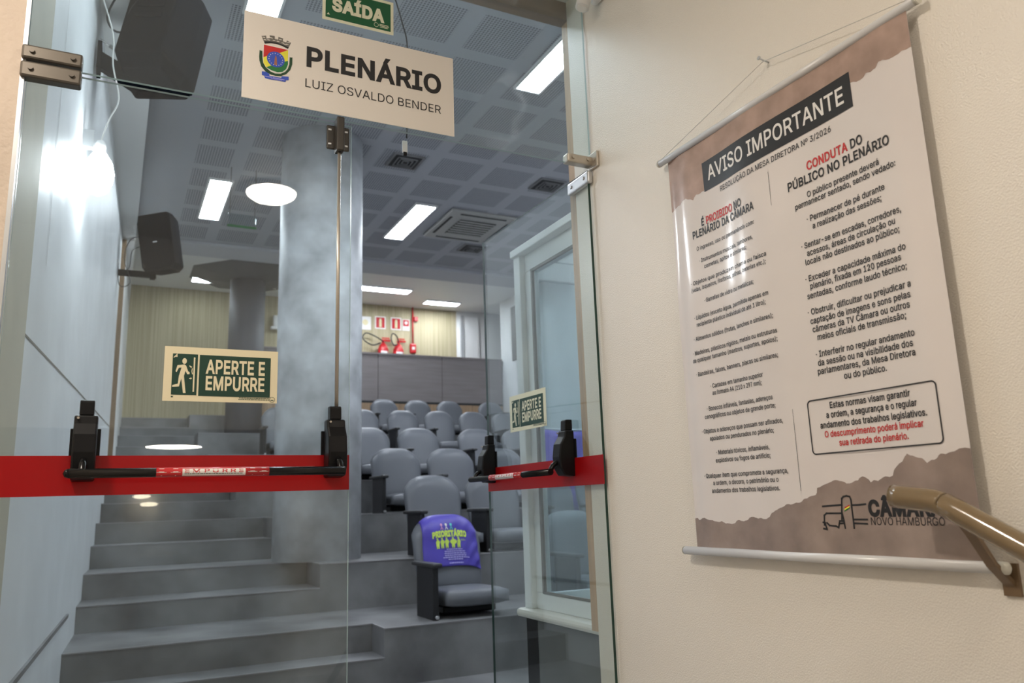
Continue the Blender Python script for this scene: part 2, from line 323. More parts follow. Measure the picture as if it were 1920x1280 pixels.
# ---- lettering: outlines turned into a flat mesh, mapped by a function
# letter outlines (units of 1/500 em): advance, closed contours
FONT = {
 '(': (137, [[45,103,46,132,50,162,57,192,66,221,76,247,88,270,118,270,106,242,95,214,87,185,81,157,77,129,76,103,77,80,80,57,86,33,94,8,105,-19,118,-48,88,-48,69,-11,56,27,47,66]]),
 ')': (137, [[19,-48,32,-18,43,9,51,34,57,58,60,81,61,103,60,129,56,157,50,185,41,214,31,242,19,270,48,270,60,247,71,221,80,192,86,162,91,132,92,103,89,65,81,27,67,-11,48,-48]]),
 '+': (227, [[99,17,99,182,128,182,128,17], [31,86,31,113,195,113,195,86]]),
 ',': (94, [[19,-60,34,36,68,36,42,-60]]),
 '-': (227, [[168,122,168,94,57,94,57,122]]),
 '.': (94, [[48,-2,39,-1,31,4,26,12,25,20,26,29,31,37,39,42,48,43,56,42,64,37,69,29,71,20,69,12,64,4,56,-1]]),
 '/': (125, [[117,266,36,-38,7,-38,89,266]]),
 '0': (227, [[113,-3,87,0,65,12,47,31,34,57,27,89,24,127,27,165,35,197,48,223,65,242,87,254,113,258,139,254,161,242,179,223,192,197,200,165,203,127,200,89,192,57,179,31,162,12,140,0], [113,25,131,28,145,37,157,52,165,72,170,97,172,127,170,157,165,182,157,203,145,218,131,227,113,230,96,227,82,218,70,203,62,182,56,157,55,127,56,97,62,72,70,52,82,37,96,28]]),
 '1': (227, [[38,0,38,27,195,27,195,0], [138,254,138,0,106,0,106,224,105,224,43,179,43,213,99,254]]),
 '2': (227, [[32,0,32,24,117,114,141,141,149,153,155,163,159,174,160,186,159,198,154,209,146,218,137,224,125,228,112,230,98,228,86,224,77,216,69,207,65,195,64,181,33,181,35,202,43,221,55,237,72,248,91,255,112,258,134,255,153,248,169,237,181,223,188,205,191,186,189,172,185,159,179,145,168,129,133,90,76,30,76,28,195,28,195,0]]),
 '3': (227, [[109,-3,87,-1,66,5,49,15,35,29,26,46,22,66,55,66,57,54,63,44,72,35,83,30,95,26,109,25,124,26,138,30,149,37,157,46,163,58,165,72,163,86,158,98,150,109,137,117,121,122,101,124,78,124,78,150,144,224,144,226,35,226,35,254,186,254,186,230,106,139,106,144,132,144,154,138,172,127,185,111,194,93,196,72,194,51,185,33,172,18,154,6,133,-1]]),
 '4': (227, [[20,53,20,79,123,254,155,254,54,83,54,81,207,81,207,53], [141,0,141,61,141,73,141,159,171,159,171,0]]),
 '6': (227, [[113,-3,91,-1,71,7,55,20,42,37,34,58,32,81,34,100,40,119,51,142,69,170,126,254,161,254,75,131,73,131,77,137,83,144,90,149,98,153,107,156,117,157,139,155,158,147,173,136,185,120,192,101,194,79,192,56,184,36,171,20,155,7,135,-1], [113,24,127,26,139,31,149,40,157,51,162,64,164,79,162,94,157,107,149,118,139,126,127,131,113,133,99,131,87,126,77,118,69,107,64,94,62,79,64,64,69,51,77,40,87,31,99,26]]),
 '7': (227, [[48,0,162,224,162,226,31,226,31,254,195,254,195,224,82,0]]),
 '9': (227, [[113,258,135,255,155,247,171,234,184,217,192,197,194,173,192,155,186,135,175,112,158,84,100,0,65,0,151,124,154,124,149,117,144,111,137,105,128,101,119,98,109,97,87,100,69,107,53,119,41,134,34,154,32,176,34,198,42,218,55,235,71,247,91,255], [113,230,99,228,87,223,77,215,69,204,64,191,63,176,64,161,69,148,77,137,87,129,99,123,113,122,127,123,139,129,149,137,157,147,162,160,164,175,162,190,157,204,150,215,139,223,127,228]]),
 ':': (94, [[48,-2,39,-1,31,4,26,12,25,20,26,29,31,37,39,42,48,43,56,42,64,37,69,29,71,20,69,12,64,4,56,-1], [48,135,39,137,31,142,26,149,25,158,26,167,31,174,39,179,48,181,56,179,64,174,69,167,71,158,69,149,64,142,56,137]]),
 ';': (94, [[19,-60,34,36,68,36,42,-60], [52,135,43,137,36,142,31,149,29,158,31,167,36,174,43,179,52,181,61,179,68,174,73,167,75,158,73,149,68,142,61,137]]),
 'A': (240, [[8,0,101,254,138,254,231,0,198,0,144,151,132,186,116,239,123,239,106,185,95,151,43,0], [55,71,55,99,185,99,185,71]]),
 'B': (228, [[30,0,30,254,121,254,145,252,164,245,180,235,190,221,197,205,199,187,198,172,193,160,187,150,178,143,168,137,157,133,157,131,170,129,182,123,192,114,201,102,207,86,209,68,207,50,200,33,189,20,172,9,151,2,123,0], [62,29,122,29,148,31,165,40,175,53,178,68,176,81,171,92,163,102,153,109,140,114,124,115,62,115], [62,143,119,143,132,144,144,148,154,155,162,163,166,174,168,186,165,202,156,214,141,223,120,226,62,226]]),
 'C': (255, [[134,-3,103,1,75,12,52,32,35,58,24,90,20,127,24,165,35,197,52,223,75,242,103,254,134,258,152,256,170,252,186,245,201,236,214,224,224,209,232,193,236,174,204,174,200,186,195,197,187,206,179,214,169,220,158,224,146,227,134,228,111,225,92,216,75,202,62,182,54,157,52,127,54,97,63,72,75,53,92,38,112,29,134,26,146,27,158,30,169,34,179,40,187,48,195,57,200,68,204,80,236,80,232,62,224,45,214,31,201,19,187,9,170,2,153,-2]]),
 'D': (251, [[109,0,48,0,48,29,107,29,136,31,159,40,177,55,189,75,197,99,200,128,197,156,190,180,177,200,160,214,138,223,110,226,47,226,47,254,113,254,147,251,176,239,189,231,200,221,209,209,217,196,227,164,231,128,227,91,217,59,209,46,199,34,188,24,175,15,145,4], [62,254,62,0,30,0,30,254]]),
 'E': (209, [[30,0,30,254,186,254,186,226,62,226,62,143,178,143,178,114,62,114,62,29,188,29,188,0]]),
 'G': (260, [[134,-3,102,1,75,13,52,32,35,58,24,90,20,127,24,165,35,197,52,223,74,242,102,254,132,258,152,256,170,252,187,245,202,235,214,222,225,208,232,192,237,174,204,174,199,186,194,197,186,206,178,213,168,220,158,224,146,227,133,228,111,225,92,216,75,202,62,182,54,157,52,127,54,97,63,72,75,53,92,38,112,29,134,26,155,29,172,36,187,47,198,62,205,80,207,101,217,100,141,100,141,128,239,128,239,100,236,71,225,45,209,25,188,9,163,0]]),
 'H': (258, [[30,0,30,254,62,254,62,144,196,144,196,254,228,254,228,0,196,0,196,116,62,116,62,0]]),
 'I': (150, [[16,0,16,29,59,29,59,226,16,226,16,254,135,254,135,226,91,226,91,29,135,29,135,0]]),
 'L': (197, [[30,0,30,254,62,254,62,29,181,29,181,0]]),
 'M': (314, [[30,0,30,254,76,254,139,94,144,79,150,61,156,42,161,24,154,24,159,41,165,61,171,79,176,94,238,254,284,254,284,0,252,0,252,145,252,163,253,184,253,207,253,229,256,229,249,205,241,181,234,161,228,145,171,0,143,0,85,145,80,160,72,181,65,204,56,229,59,229,60,208,60,186,61,164,61,145,61,0]]),
 'N': (262, [[30,0,30,254,68,254,172,91,181,75,194,53,207,27,202,27,200,54,200,79,199,97,199,254,232,254,232,0,193,0,101,145,89,165,74,191,54,226,60,227,61,192,62,164,62,145,62,0]]),
 'O': (267, [[133,-3,103,1,75,12,52,32,35,58,24,90,20,127,24,165,35,197,52,223,75,242,103,254,133,258,164,254,192,242,215,223,232,197,243,165,247,127,243,90,232,58,215,32,192,12,164,1], [133,26,155,29,175,38,191,52,204,72,212,97,215,127,212,157,204,182,191,202,175,216,155,225,133,228,112,225,92,216,75,202,63,182,54,157,52,127,54,97,63,72,75,52,92,38,112,29]]),
 'P': (222, [[30,0,30,254,118,254,144,252,166,244,183,231,195,215,202,195,204,174,202,152,195,133,183,116,166,104,144,96,118,93,55,93,55,121,116,121,134,123,149,128,159,136,167,147,171,160,172,174,171,188,167,201,159,211,148,219,134,224,116,226,62,226,62,0]]),
 'Q': (267, [[123,80,156,80,185,42,192,32,234,-24,200,-24,173,13,166,23], [133,-3,103,1,75,12,52,32,35,58,24,90,20,127,24,165,35,197,52,223,75,242,103,254,133,258,164,254,192,242,215,223,232,197,243,165,247,127,243,90,232,58,215,32,192,12,164,1], [133,26,155,29,175,38,191,52,204,72,212,97,215,127,212,157,204,182,191,202,175,216,155,225,133,228,112,225,92,216,75,202,63,182,54,157,52,127,54,97,63,72,75,52,92,38,112,29]]),
 'R': (225, [[30,0,30,254,118,254,145,252,167,244,183,232,195,217,202,198,205,176,202,154,195,136,183,120,166,109,145,101,118,99,48,99,48,128,117,128,135,129,149,133,160,141,167,150,171,162,173,176,171,190,167,202,159,212,149,220,134,224,116,226,62,226,62,0], [177,0,115,115,151,115,214,0]]),
 'S': (223, [[112,-4,86,-2,64,5,46,15,32,30,23,48,19,68,52,68,55,55,62,44,71,35,83,29,97,26,112,25,128,26,143,30,155,37,165,46,171,57,173,70,171,81,166,89,158,96,148,102,122,111,92,120,64,130,43,145,36,153,30,163,27,174,26,186,29,206,37,224,51,238,69,249,90,256,114,258,137,256,158,249,175,238,189,224,197,208,200,189,169,189,163,206,151,219,134,227,112,229,97,228,84,224,73,218,64,209,59,199,58,188,60,176,65,167,74,160,85,154,106,147,132,140,156,132,168,126,179,119,189,110,197,99,202,85,204,69,201,50,193,32,180,17,162,5,139,-2]]),
 'T': (224, [[16,226,16,254,208,254,208,226,128,226,128,0,96,0,96,226]]),
 'U': (259, [[129,-4,101,-1,77,8,57,22,42,40,33,62,30,87,30,254,62,254,62,89,64,72,70,57,80,44,94,34,110,28,129,26,149,28,165,34,179,44,188,57,194,72,196,89,196,254,229,254,229,87,226,62,216,40,201,22,182,8,157,-1]]),
 'V': (240, [[102,0,8,254,42,254,96,103,108,69,124,15,117,15,133,69,145,103,197,254,231,254,139,0]]),
 'Z': (219, [[21,0,21,23,137,193,153,215,170,238,174,227,143,226,111,226,20,226,20,254,198,254,198,231,84,64,67,40,49,17,45,27,76,28,107,29,200,29,200,0]]),
 'a': (195, [[80,-4,63,-3,47,2,34,11,24,22,17,37,15,54,17,69,22,80,29,90,39,97,50,102,63,105,89,110,117,113,126,115,133,117,136,121,138,127,138,128,137,139,133,148,128,156,120,161,110,164,98,165,85,164,75,161,66,156,59,150,54,144,50,137,20,146,29,161,39,173,52,182,66,188,82,191,97,192,119,190,131,186,143,180,153,172,161,160,167,145,168,126,168,0,138,0,138,26,136,26,126,12,118,6,108,1,95,-3], [85,23,101,24,114,29,124,37,132,47,136,57,138,69,138,95,130,91,116,88,100,86,88,84,67,79,58,75,52,70,47,62,46,52,47,43,51,36,57,30,65,26,74,24]]),
 'b': (212, [[115,-4,99,-3,86,2,76,8,69,16,59,29,56,29,56,0,26,0,26,254,57,254,57,160,59,160,69,173,76,180,86,186,98,191,115,192,137,189,156,180,173,166,185,146,193,122,195,94,193,66,185,42,173,23,157,8,137,-1], [110,23,126,26,140,33,150,44,158,58,163,75,164,95,163,114,158,131,150,145,140,156,126,163,110,165,94,163,81,156,70,145,62,131,58,114,56,95,58,75,63,58,70,43,81,32,94,26]]),
 'c': (198, [[104,-4,79,-1,58,8,41,23,28,43,20,66,17,94,20,122,28,146,41,165,58,180,79,189,104,192,117,191,130,189,142,184,153,178,162,170,170,161,176,150,181,138,151,131,145,145,135,155,121,162,104,165,86,162,73,155,62,144,54,129,50,112,48,94,50,75,54,59,62,44,73,33,86,26,104,23,121,26,135,33,146,44,152,59,181,51,177,39,171,28,163,19,153,11,142,4,130,0,117,-3]]),
 'd': (212, [[98,-4,75,-1,56,8,40,23,27,42,20,66,17,94,20,122,27,146,40,166,56,180,75,189,98,192,114,191,126,186,136,180,144,173,153,160,155,160,155,254,186,254,186,0,156,0,156,29,153,29,143,16,136,8,126,2,114,-3], [102,23,118,26,132,32,142,43,150,58,154,75,156,95,154,114,150,131,142,145,132,156,118,163,102,165,86,163,72,156,62,145,54,131,50,114,48,95,50,75,54,58,62,44,73,33,86,26]]),
 'e': (202, [[106,-4,80,-1,58,8,41,23,28,42,20,66,17,93,20,121,28,145,40,165,58,180,78,189,103,192,118,191,133,187,147,180,160,170,170,157,179,141,184,121,186,97,186,85,37,85,37,110,169,110,155,101,153,119,149,134,141,147,131,157,118,163,103,165,87,163,73,157,62,147,54,135,50,121,48,105,48,89,50,69,55,53,64,40,76,31,90,25,106,23,117,24,127,26,135,31,143,36,149,44,153,53,182,45,177,32,168,20,156,10,141,2,125,-3]]),
 'f': (127, [[114,190,114,164,3,164,3,190], [40,0,40,216,42,231,48,243,57,252,68,259,80,264,94,265,111,263,121,260,114,234,107,236,97,237,85,235,77,230,72,221,71,209,71,0]]),
 'g': (213, [[103,-75,84,-74,67,-70,53,-63,41,-55,32,-45,25,-35,51,-20,61,-33,68,-39,77,-44,89,-48,103,-49,124,-46,141,-38,147,-31,152,-23,155,-14,156,-3,156,34,153,34,143,21,136,14,126,8,114,4,97,2,76,5,56,13,40,27,28,45,20,68,17,96,20,123,27,147,40,166,56,180,76,189,98,192,114,191,127,186,137,180,144,173,154,159,157,159,157,190,186,190,186,-4,183,-27,175,-45,162,-59,145,-68,125,-73], [102,30,118,32,132,38,142,47,150,61,155,77,156,96,155,115,150,132,142,146,132,156,119,163,102,165,86,163,73,156,62,145,54,131,50,115,48,96,50,78,54,61,62,48,73,38,86,32]]),
 'h': (205, [[57,113,57,0,26,0,26,254,57,254,57,144,51,144,62,166,76,181,94,189,114,192,132,190,148,184,161,174,170,160,177,142,179,120,179,0,148,0,148,118,145,137,136,152,123,161,105,165,92,163,80,159,71,151,63,141,58,129]]),
 'i': (83, [[26,0,26,190,57,190,57,0], [42,221,34,223,27,227,22,234,21,242,22,249,27,256,34,260,42,262,50,260,57,256,62,249,63,242,62,234,57,227,50,223]]),
 'j': (83, [[26,190,57,190,57,-15,55,-31,51,-45,43,-56,32,-65,19,-70,2,-71,-5,-71,-5,-43,1,-43,12,-42,20,-36,25,-27,26,-15], [42,221,34,223,27,227,22,234,20,242,22,249,27,256,34,260,42,262,50,260,57,256,61,249,63,242,61,234,57,227,50,223]]),
 'l': (95, [[70,-1,50,2,37,10,29,24,26,42,26,254,57,254,57,49,58,38,60,31,65,27,73,26,80,26,85,27,90,1,81,0]]),
 'm': (305, [[26,0,26,190,56,190,56,148,54,148,59,162,66,173,75,182,86,188,98,192,110,193,129,190,144,180,154,166,160,147,156,147,161,160,169,172,178,181,190,187,204,192,218,193,234,191,249,186,261,177,270,164,276,148,278,128,278,0,248,0,248,127,245,145,236,156,224,163,209,165,197,164,187,160,179,153,173,145,169,135,168,124,168,0,137,0,137,130,134,144,126,156,115,163,100,165,89,164,79,160,70,154,63,145,58,133,57,119,57,0]]),
 'n': (205, [[57,113,57,0,26,0,26,190,56,190,56,144,51,144,62,166,76,181,94,189,114,192,132,190,147,184,160,174,170,160,176,142,179,120,179,0,148,0,148,118,145,137,136,152,123,161,105,165,92,163,80,159,71,151,63,141,58,129]]),
 'o': (208, [[104,-4,79,-1,58,8,41,23,28,43,20,66,17,94,20,122,28,146,41,165,58,180,79,189,104,192,128,189,149,180,167,165,180,146,188,122,191,94,188,66,180,43,167,23,149,8,128,-1], [104,23,121,26,135,33,146,44,154,59,158,75,160,94,158,112,154,129,146,144,135,155,121,162,104,165,86,162,73,155,62,144,54,129,50,112,48,94,50,75,54,59,62,44,73,33,86,26]]),
 'p': (212, [[26,-71,26,190,56,190,56,160,59,160,69,173,76,180,86,186,98,191,115,192,137,189,156,180,173,166,185,146,193,122,195,94,193,66,185,42,173,23,157,8,137,-1,115,-4,99,-3,86,2,76,8,69,16,59,29,57,29,57,-71], [110,23,126,26,140,33,150,44,158,58,163,75,164,95,163,114,158,131,150,145,140,156,126,163,110,165,94,163,81,156,70,145,62,131,58,114,56,95,58,75,63,58,70,43,81,32,94,26]]),
 'q': (212, [[186,-71,155,-71,155,29,153,29,143,16,136,8,126,2,114,-3,98,-4,75,-1,56,8,40,23,27,42,20,66,17,94,20,122,27,146,40,166,56,180,75,189,98,192,114,191,126,186,136,180,144,173,153,160,156,160,156,190,186,190], [102,23,118,26,132,32,142,43,150,58,154,75,156,95,154,114,150,131,142,145,132,156,118,163,102,165,86,163,72,156,62,145,54,131,50,114,48,95,50,75,54,58,62,44,73,33,86,26]]),
 'r': (130, [[26,0,26,190,56,190,56,160,58,160,65,173,76,184,90,190,107,192,115,192,122,192,122,161,115,162,103,163,91,161,80,157,70,151,63,142,58,131,57,118,57,0]]),
 's': (183, [[91,-4,72,-3,56,2,42,9,31,19,23,32,18,47,47,53,53,40,62,30,75,25,91,23,108,25,122,31,131,40,134,51,132,60,127,68,118,74,106,78,75,85,52,93,36,104,27,119,23,137,26,152,33,166,43,177,58,185,74,190,94,192,112,191,127,186,140,179,149,170,157,158,162,145,134,139,129,149,121,158,110,164,94,166,78,164,65,158,57,150,54,139,56,129,62,122,72,116,86,111,115,105,137,97,153,86,162,71,166,53,163,37,156,24,145,12,130,3,112,-2]]),
 't': (114, [[102,190,102,164,3,164,3,190], [32,236,63,236,63,49,64,38,68,31,75,26,85,25,93,26,101,27,107,1,96,-1,84,-2,62,1,46,11,36,26,32,46]]),
 'u': (205, [[91,-3,73,-1,57,5,44,15,35,29,28,47,26,69,26,190,57,190,57,72,60,52,68,37,82,28,100,25,113,27,125,31,134,38,142,48,146,61,148,76,148,190,179,190,179,0,149,0,149,46,154,46,143,23,129,8,111,0]]),
 'v': (195, [[81,0,9,190,42,190,83,78,93,43,103,10,92,10,101,43,112,78,152,190,186,190,113,0]]),
 'x': (189, [[10,0,86,109,86,86,14,190,50,190,74,153,90,127,104,103,88,103,101,127,117,153,141,190,176,190,104,84,104,107,179,0,143,0,115,43,100,68,86,91,102,91,89,68,74,43,46,0]]),
 'z': (190, [[21,0,21,23,127,160,127,161,24,161,24,190,166,190,166,165,63,30,63,28,169,28,169,0]]),
 '·': (98, [[49,98,40,100,33,105,28,112,26,121,28,130,33,137,40,142,49,144,58,142,65,137,70,130,72,121,70,112,65,105,58,100]]),
 'º': (167, [[84,110,64,113,46,120,32,131,22,146,15,164,13,184,15,205,22,223,32,238,46,249,64,256,84,258,104,256,121,249,135,238,146,223,152,205,154,184,152,164,146,146,135,131,121,120,104,113], [84,135,96,136,107,141,115,149,120,159,124,171,125,184,124,197,121,209,115,219,107,227,96,232,84,234,71,232,61,227,53,220,47,209,43,198,42,184,43,171,47,159,53,149,61,141,71,136]]),
 'Á': (240, [[8,0,101,254,138,254,231,0,198,0,144,151,132,186,116,239,123,239,106,185,95,151,43,0], [55,71,55,99,185,99,185,71], [106,279,130,329,164,329,131,279]]),
 'Â': (240, [[8,0,101,254,138,254,231,0,198,0,144,151,132,186,116,239,123,239,106,185,95,151,43,0], [55,71,55,99,185,99,185,71], [95,282,65,282,65,284,105,329,134,329,175,284,175,282,144,282,120,312]]),
 'Ã': (240, [[8,0,101,254,138,254,231,0,198,0,144,151,132,186,116,239,123,239,106,185,95,151,43,0], [55,71,55,99,185,99,185,71], [142,288,130,290,118,295,108,300,101,302,97,301,94,298,92,288,70,288,72,303,78,314,86,321,98,324,110,322,121,317,130,312,139,309,143,310,145,313,149,323,169,323,167,309,162,298,153,290]]),
 'Ç': (255, [[134,-3,103,1,75,12,52,32,35,58,24,90,20,127,24,165,35,197,52,223,75,242,103,254,134,258,152,256,170,252,186,245,201,236,214,224,224,209,232,193,236,174,204,174,200,186,195,197,187,206,179,214,169,220,158,224,146,227,134,228,111,225,92,216,75,202,62,182,54,157,52,127,54,97,63,72,75,53,92,38,112,29,134,26,146,27,158,30,169,34,179,40,187,48,195,57,200,68,204,80,236,80,232,62,224,45,214,31,201,19,187,9,170,2,153,-2], [114,-73,114,-55,134,-55,142,-55,147,-53,150,-49,151,-44,150,-39,147,-35,142,-33,134,-33,120,-33,125,6,142,6,142,-2,142,-16,156,-19,166,-24,172,-32,174,-44,171,-57,164,-66,152,-71,134,-73]]),
 'É': (209, [[30,0,30,254,186,254,186,226,62,226,62,143,178,143,178,114,62,114,62,29,188,29,188,0], [95,279,119,329,153,329,121,279]]),
 'Í': (150, [[16,0,16,29,59,29,59,226,16,226,16,254,135,254,135,226,91,226,91,29,135,29,135,0], [62,279,86,329,120,329,87,279]]),
 'Ú': (259, [[129,-4,101,-1,77,8,57,22,42,40,33,62,30,87,30,254,62,254,62,89,64,72,70,57,80,44,94,34,110,28,129,26,149,28,165,34,179,44,188,57,194,72,196,89,196,254,229,254,229,87,226,62,216,40,201,22,182,8,157,-1], [116,279,140,329,174,329,141,279]]),
 'á': (195, [[80,-4,63,-3,47,2,34,11,24,22,17,37,15,54,17,69,22,80,29,90,39,97,50,102,63,105,89,110,117,113,126,115,133,117,136,121,138,127,138,128,137,139,133,148,128,156,120,161,110,164,98,165,85,164,75,161,66,156,59,150,54,144,50,137,20,146,29,161,39,173,52,182,66,188,82,191,97,192,119,190,131,186,143,180,153,172,161,160,167,145,168,126,168,0,138,0,138,26,136,26,126,12,118,6,108,1,95,-3], [85,23,101,24,114,29,124,37,132,47,136,57,138,69,138,95,130,91,116,88,100,86,88,84,67,79,58,75,52,70,47,62,46,52,47,43,51,36,57,30,65,26,74,24], [81,214,105,265,139,265,106,214]]),
 'â': (195, [[80,-4,63,-3,47,2,34,11,24,22,17,37,15,54,17,69,22,80,29,90,39,97,50,102,63,105,89,110,117,113,126,115,133,117,136,121,138,127,138,128,137,139,133,148,128,156,120,161,110,164,98,165,85,164,75,161,66,156,59,150,54,144,50,137,20,146,29,161,39,173,52,182,66,188,82,191,97,192,119,190,131,186,143,180,153,172,161,160,167,145,168,126,168,0,138,0,138,26,136,26,126,12,118,6,108,1,95,-3], [85,23,101,24,114,29,124,37,132,47,136,57,138,69,138,95,130,91,116,88,100,86,88,84,67,79,58,75,52,70,47,62,46,52,47,43,51,36,57,30,65,26,74,24], [70,218,40,218,40,219,80,265,109,265,149,219,149,218,119,218,95,248]]),
 'ã': (195, [[80,-4,63,-3,47,2,34,11,24,22,17,37,15,54,17,69,22,80,29,90,39,97,50,102,63,105,89,110,117,113,126,115,133,117,136,121,138,127,138,128,137,139,133,148,128,156,120,161,110,164,98,165,85,164,75,161,66,156,59,150,54,144,50,137,20,146,29,161,39,173,52,182,66,188,82,191,97,192,119,190,131,186,143,180,153,172,161,160,167,145,168,126,168,0,138,0,138,26,136,26,126,12,118,6,108,1,95,-3], [85,23,101,24,114,29,124,37,132,47,136,57,138,69,138,95,130,91,116,88,100,86,88,84,67,79,58,75,52,70,47,62,46,52,47,43,51,36,57,30,65,26,74,24], [117,223,105,225,93,230,83,235,75,237,72,236,69,233,66,224,45,224,47,238,52,249,61,257,73,259,85,257,95,252,105,247,114,245,117,246,120,248,123,258,144,258,142,244,137,233,128,226]]),
 'ç': (198, [[104,-4,79,-1,58,8,41,23,28,43,20,66,17,94,20,122,28,146,41,165,58,180,79,189,104,192,117,191,130,189,142,184,153,178,162,170,170,161,176,150,181,138,151,131,145,145,135,155,121,162,104,165,86,162,73,155,62,144,54,129,50,112,48,94,50,75,54,59,62,44,73,33,86,26,104,23,121,26,135,33,146,44,152,59,181,51,177,39,171,28,163,19,153,11,142,4,130,0,117,-3], [85,-71,85,-53,105,-53,113,-53,118,-51,121,-48,122,-42,121,-37,118,-34,113,-32,105,-31,91,-31,96,8,112,8,112,0,112,-15,127,-17,137,-22,142,-30,144,-42,142,-55,135,-64,123,-70,105,-71]]),
 'é': (202, [[106,-4,80,-1,58,8,41,23,28,42,20,66,17,93,20,121,28,145,40,165,58,180,78,189,103,192,118,191,133,187,147,180,160,170,170,157,179,141,184,121,186,97,186,85,37,85,37,110,169,110,155,101,153,119,149,134,141,147,131,157,118,163,103,165,87,163,73,157,62,147,54,135,50,121,48,105,48,89,50,69,55,53,64,40,76,31,90,25,106,23,117,24,127,26,135,31,143,36,149,44,153,53,182,45,177,32,168,20,156,10,141,2,125,-3], [88,214,112,265,146,265,114,214]]),
 'ê': (202, [[106,-4,80,-1,58,8,41,23,28,42,20,66,17,93,20,121,28,145,40,165,58,180,78,189,103,192,118,191,133,187,147,180,160,170,170,157,179,141,184,121,186,97,186,85,37,85,37,110,169,110,155,101,153,119,149,134,141,147,131,157,118,163,103,165,87,163,73,157,62,147,54,135,50,121,48,105,48,89,50,69,55,53,64,40,76,31,90,25,106,23,117,24,127,26,135,31,143,36,149,44,153,53,182,45,177,32,168,20,156,10,141,2,125,-3], [77,218,47,218,47,219,87,265,116,265,157,219,157,218,126,218,102,248]]),
 'í': (83, [[26,0,26,190,57,190,57,0], [28,214,52,265,86,265,53,214]]),
 'ó': (208, [[104,-4,79,-1,58,8,41,23,28,43,20,66,17,94,20,122,28,146,41,165,58,180,79,189,104,192,128,189,149,180,167,165,180,146,188,122,191,94,188,66,180,43,167,23,149,8,128,-1], [104,23,121,26,135,33,146,44,154,59,158,75,160,94,158,112,154,129,146,144,135,155,121,162,104,165,86,162,73,155,62,144,54,129,50,112,48,94,50,75,54,59,62,44,73,33,86,26], [90,214,114,265,148,265,115,214]]),
 'ô': (208, [[104,-4,79,-1,58,8,41,23,28,43,20,66,17,94,20,122,28,146,41,165,58,180,79,189,104,192,128,189,149,180,167,165,180,146,188,122,191,94,188,66,180,43,167,23,149,8,128,-1], [104,23,121,26,135,33,146,44,154,59,158,75,160,94,158,112,154,129,146,144,135,155,121,162,104,165,86,162,73,155,62,144,54,129,50,112,48,94,50,75,54,59,62,44,73,33,86,26], [79,218,49,218,49,219,89,265,118,265,158,219,158,218,128,218,104,248]]),
 'õ': (208, [[104,-4,79,-1,58,8,41,23,28,43,20,66,17,94,20,122,28,146,41,165,58,180,79,189,104,192,128,189,149,180,167,165,180,146,188,122,191,94,188,66,180,43,167,23,149,8,128,-1], [104,23,121,26,135,33,146,44,154,59,158,75,160,94,158,112,154,129,146,144,135,155,121,162,104,165,86,162,73,155,62,144,54,129,50,112,48,94,50,75,54,59,62,44,73,33,86,26], [126,223,114,225,102,230,92,235,84,237,81,236,78,233,75,224,54,224,56,238,61,249,70,257,82,259,94,257,104,252,114,247,123,245,126,246,129,248,132,258,153,258,151,244,146,233,137,226]]),
 'ú': (205, [[91,-3,73,-1,57,5,44,15,35,29,28,47,26,69,26,190,57,190,57,72,60,52,68,37,82,28,100,25,113,27,125,31,134,38,142,48,146,61,148,76,148,190,179,190,179,0,149,0,149,46,154,46,143,23,129,8,111,0], [89,214,113,265,147,265,114,214]]),
 ' ': (94, []),
}
_tc = {}; _gc = {}
def fatten(pts, d):
    """move a contour outwards by d (outer contours run clockwise, holes counter-clockwise)"""
    out = []; n = len(pts)
    for i in range(n):
        a, b, c = pts[i-1], pts[i], pts[(i+1) % n]
        e1 = (b[0]-a[0], b[1]-a[1]); e2 = (c[0]-b[0], c[1]-b[1]); l1 = math.hypot(*e1) or 1; l2 = math.hypot(*e2) or 1
        n1 = (-e1[1]/l1, e1[0]/l1); n2 = (-e2[1]/l2, e2[0]/l2); k = max(0.35, 1+n1[0]*n2[0]+n1[1]*n2[1])
        out.append((b[0]+d*(n1[0]+n2[0])/k, b[1]+d*(n1[1]+n2[1])/k))
    return out
def glyph_tris(ch, bold):
    """triangles of one letter: Delaunay inside its contours, holes left out by winding"""
    k = (ch, bold)
    if k not in _gc:
        adv, L = FONT[ch]; V = []; E = []; loops = []
        for P in L:
            n0 = len(V); pts = [(P[2*i], P[2*i+1]) for i in range(len(P)//2)]; n = len(pts)
            if bold: pts = fatten(pts, bold*500)
            loops.append(pts)
            V += [Vector(q) for q in pts]; E += [(n0+i, n0+(i+1) % n) for i in range(n)]
        T = []; OV = []
        if V:
            r = delaunay_2d_cdt(V, E, [], 0, 1e-6); OV = [(v.x, v.y) for v in r[0]]
            for f in r[2]:
                cx = sum(OV[i][0] for i in f)/len(f); cy = sum(OV[i][1] for i in f)/len(f); wn = 0
                for pts in loops:
                    for (x0, y0), (x1, y1) in zip(pts, pts[1:]+pts[:1]):
                        if (y0 <= cy) != (y1 <= cy) and x0+(cy-y0)/(y1-y0)*(x1-x0) > cx: wn += 1 if y1 > y0 else -1
                if wn: T.append(tuple(f))
        _gc[k] = (adv, OV, T)
    return _gc[k]
def glyphs(s, bold=0.0, res=3, sp=1.0):
    """flat mesh of a line of letters"""
    bold = bold if bold > 0.005 else 0; k = (s, bold, sp)
    if k not in _tc:
        V = []; F = []; x = 0
        for ch in s:
            adv, P, T = glyph_tris(ch, bold); n0 = len(V)
            V += [((a_+x)/500, b_/500) for a_, b_ in P]; F += [tuple(n0+i for i in t_) for t_ in T]
            x += (adv+bold*400)*sp
        _tc[k] = (V, F)
    return _tc[k]
CAP = 254/500
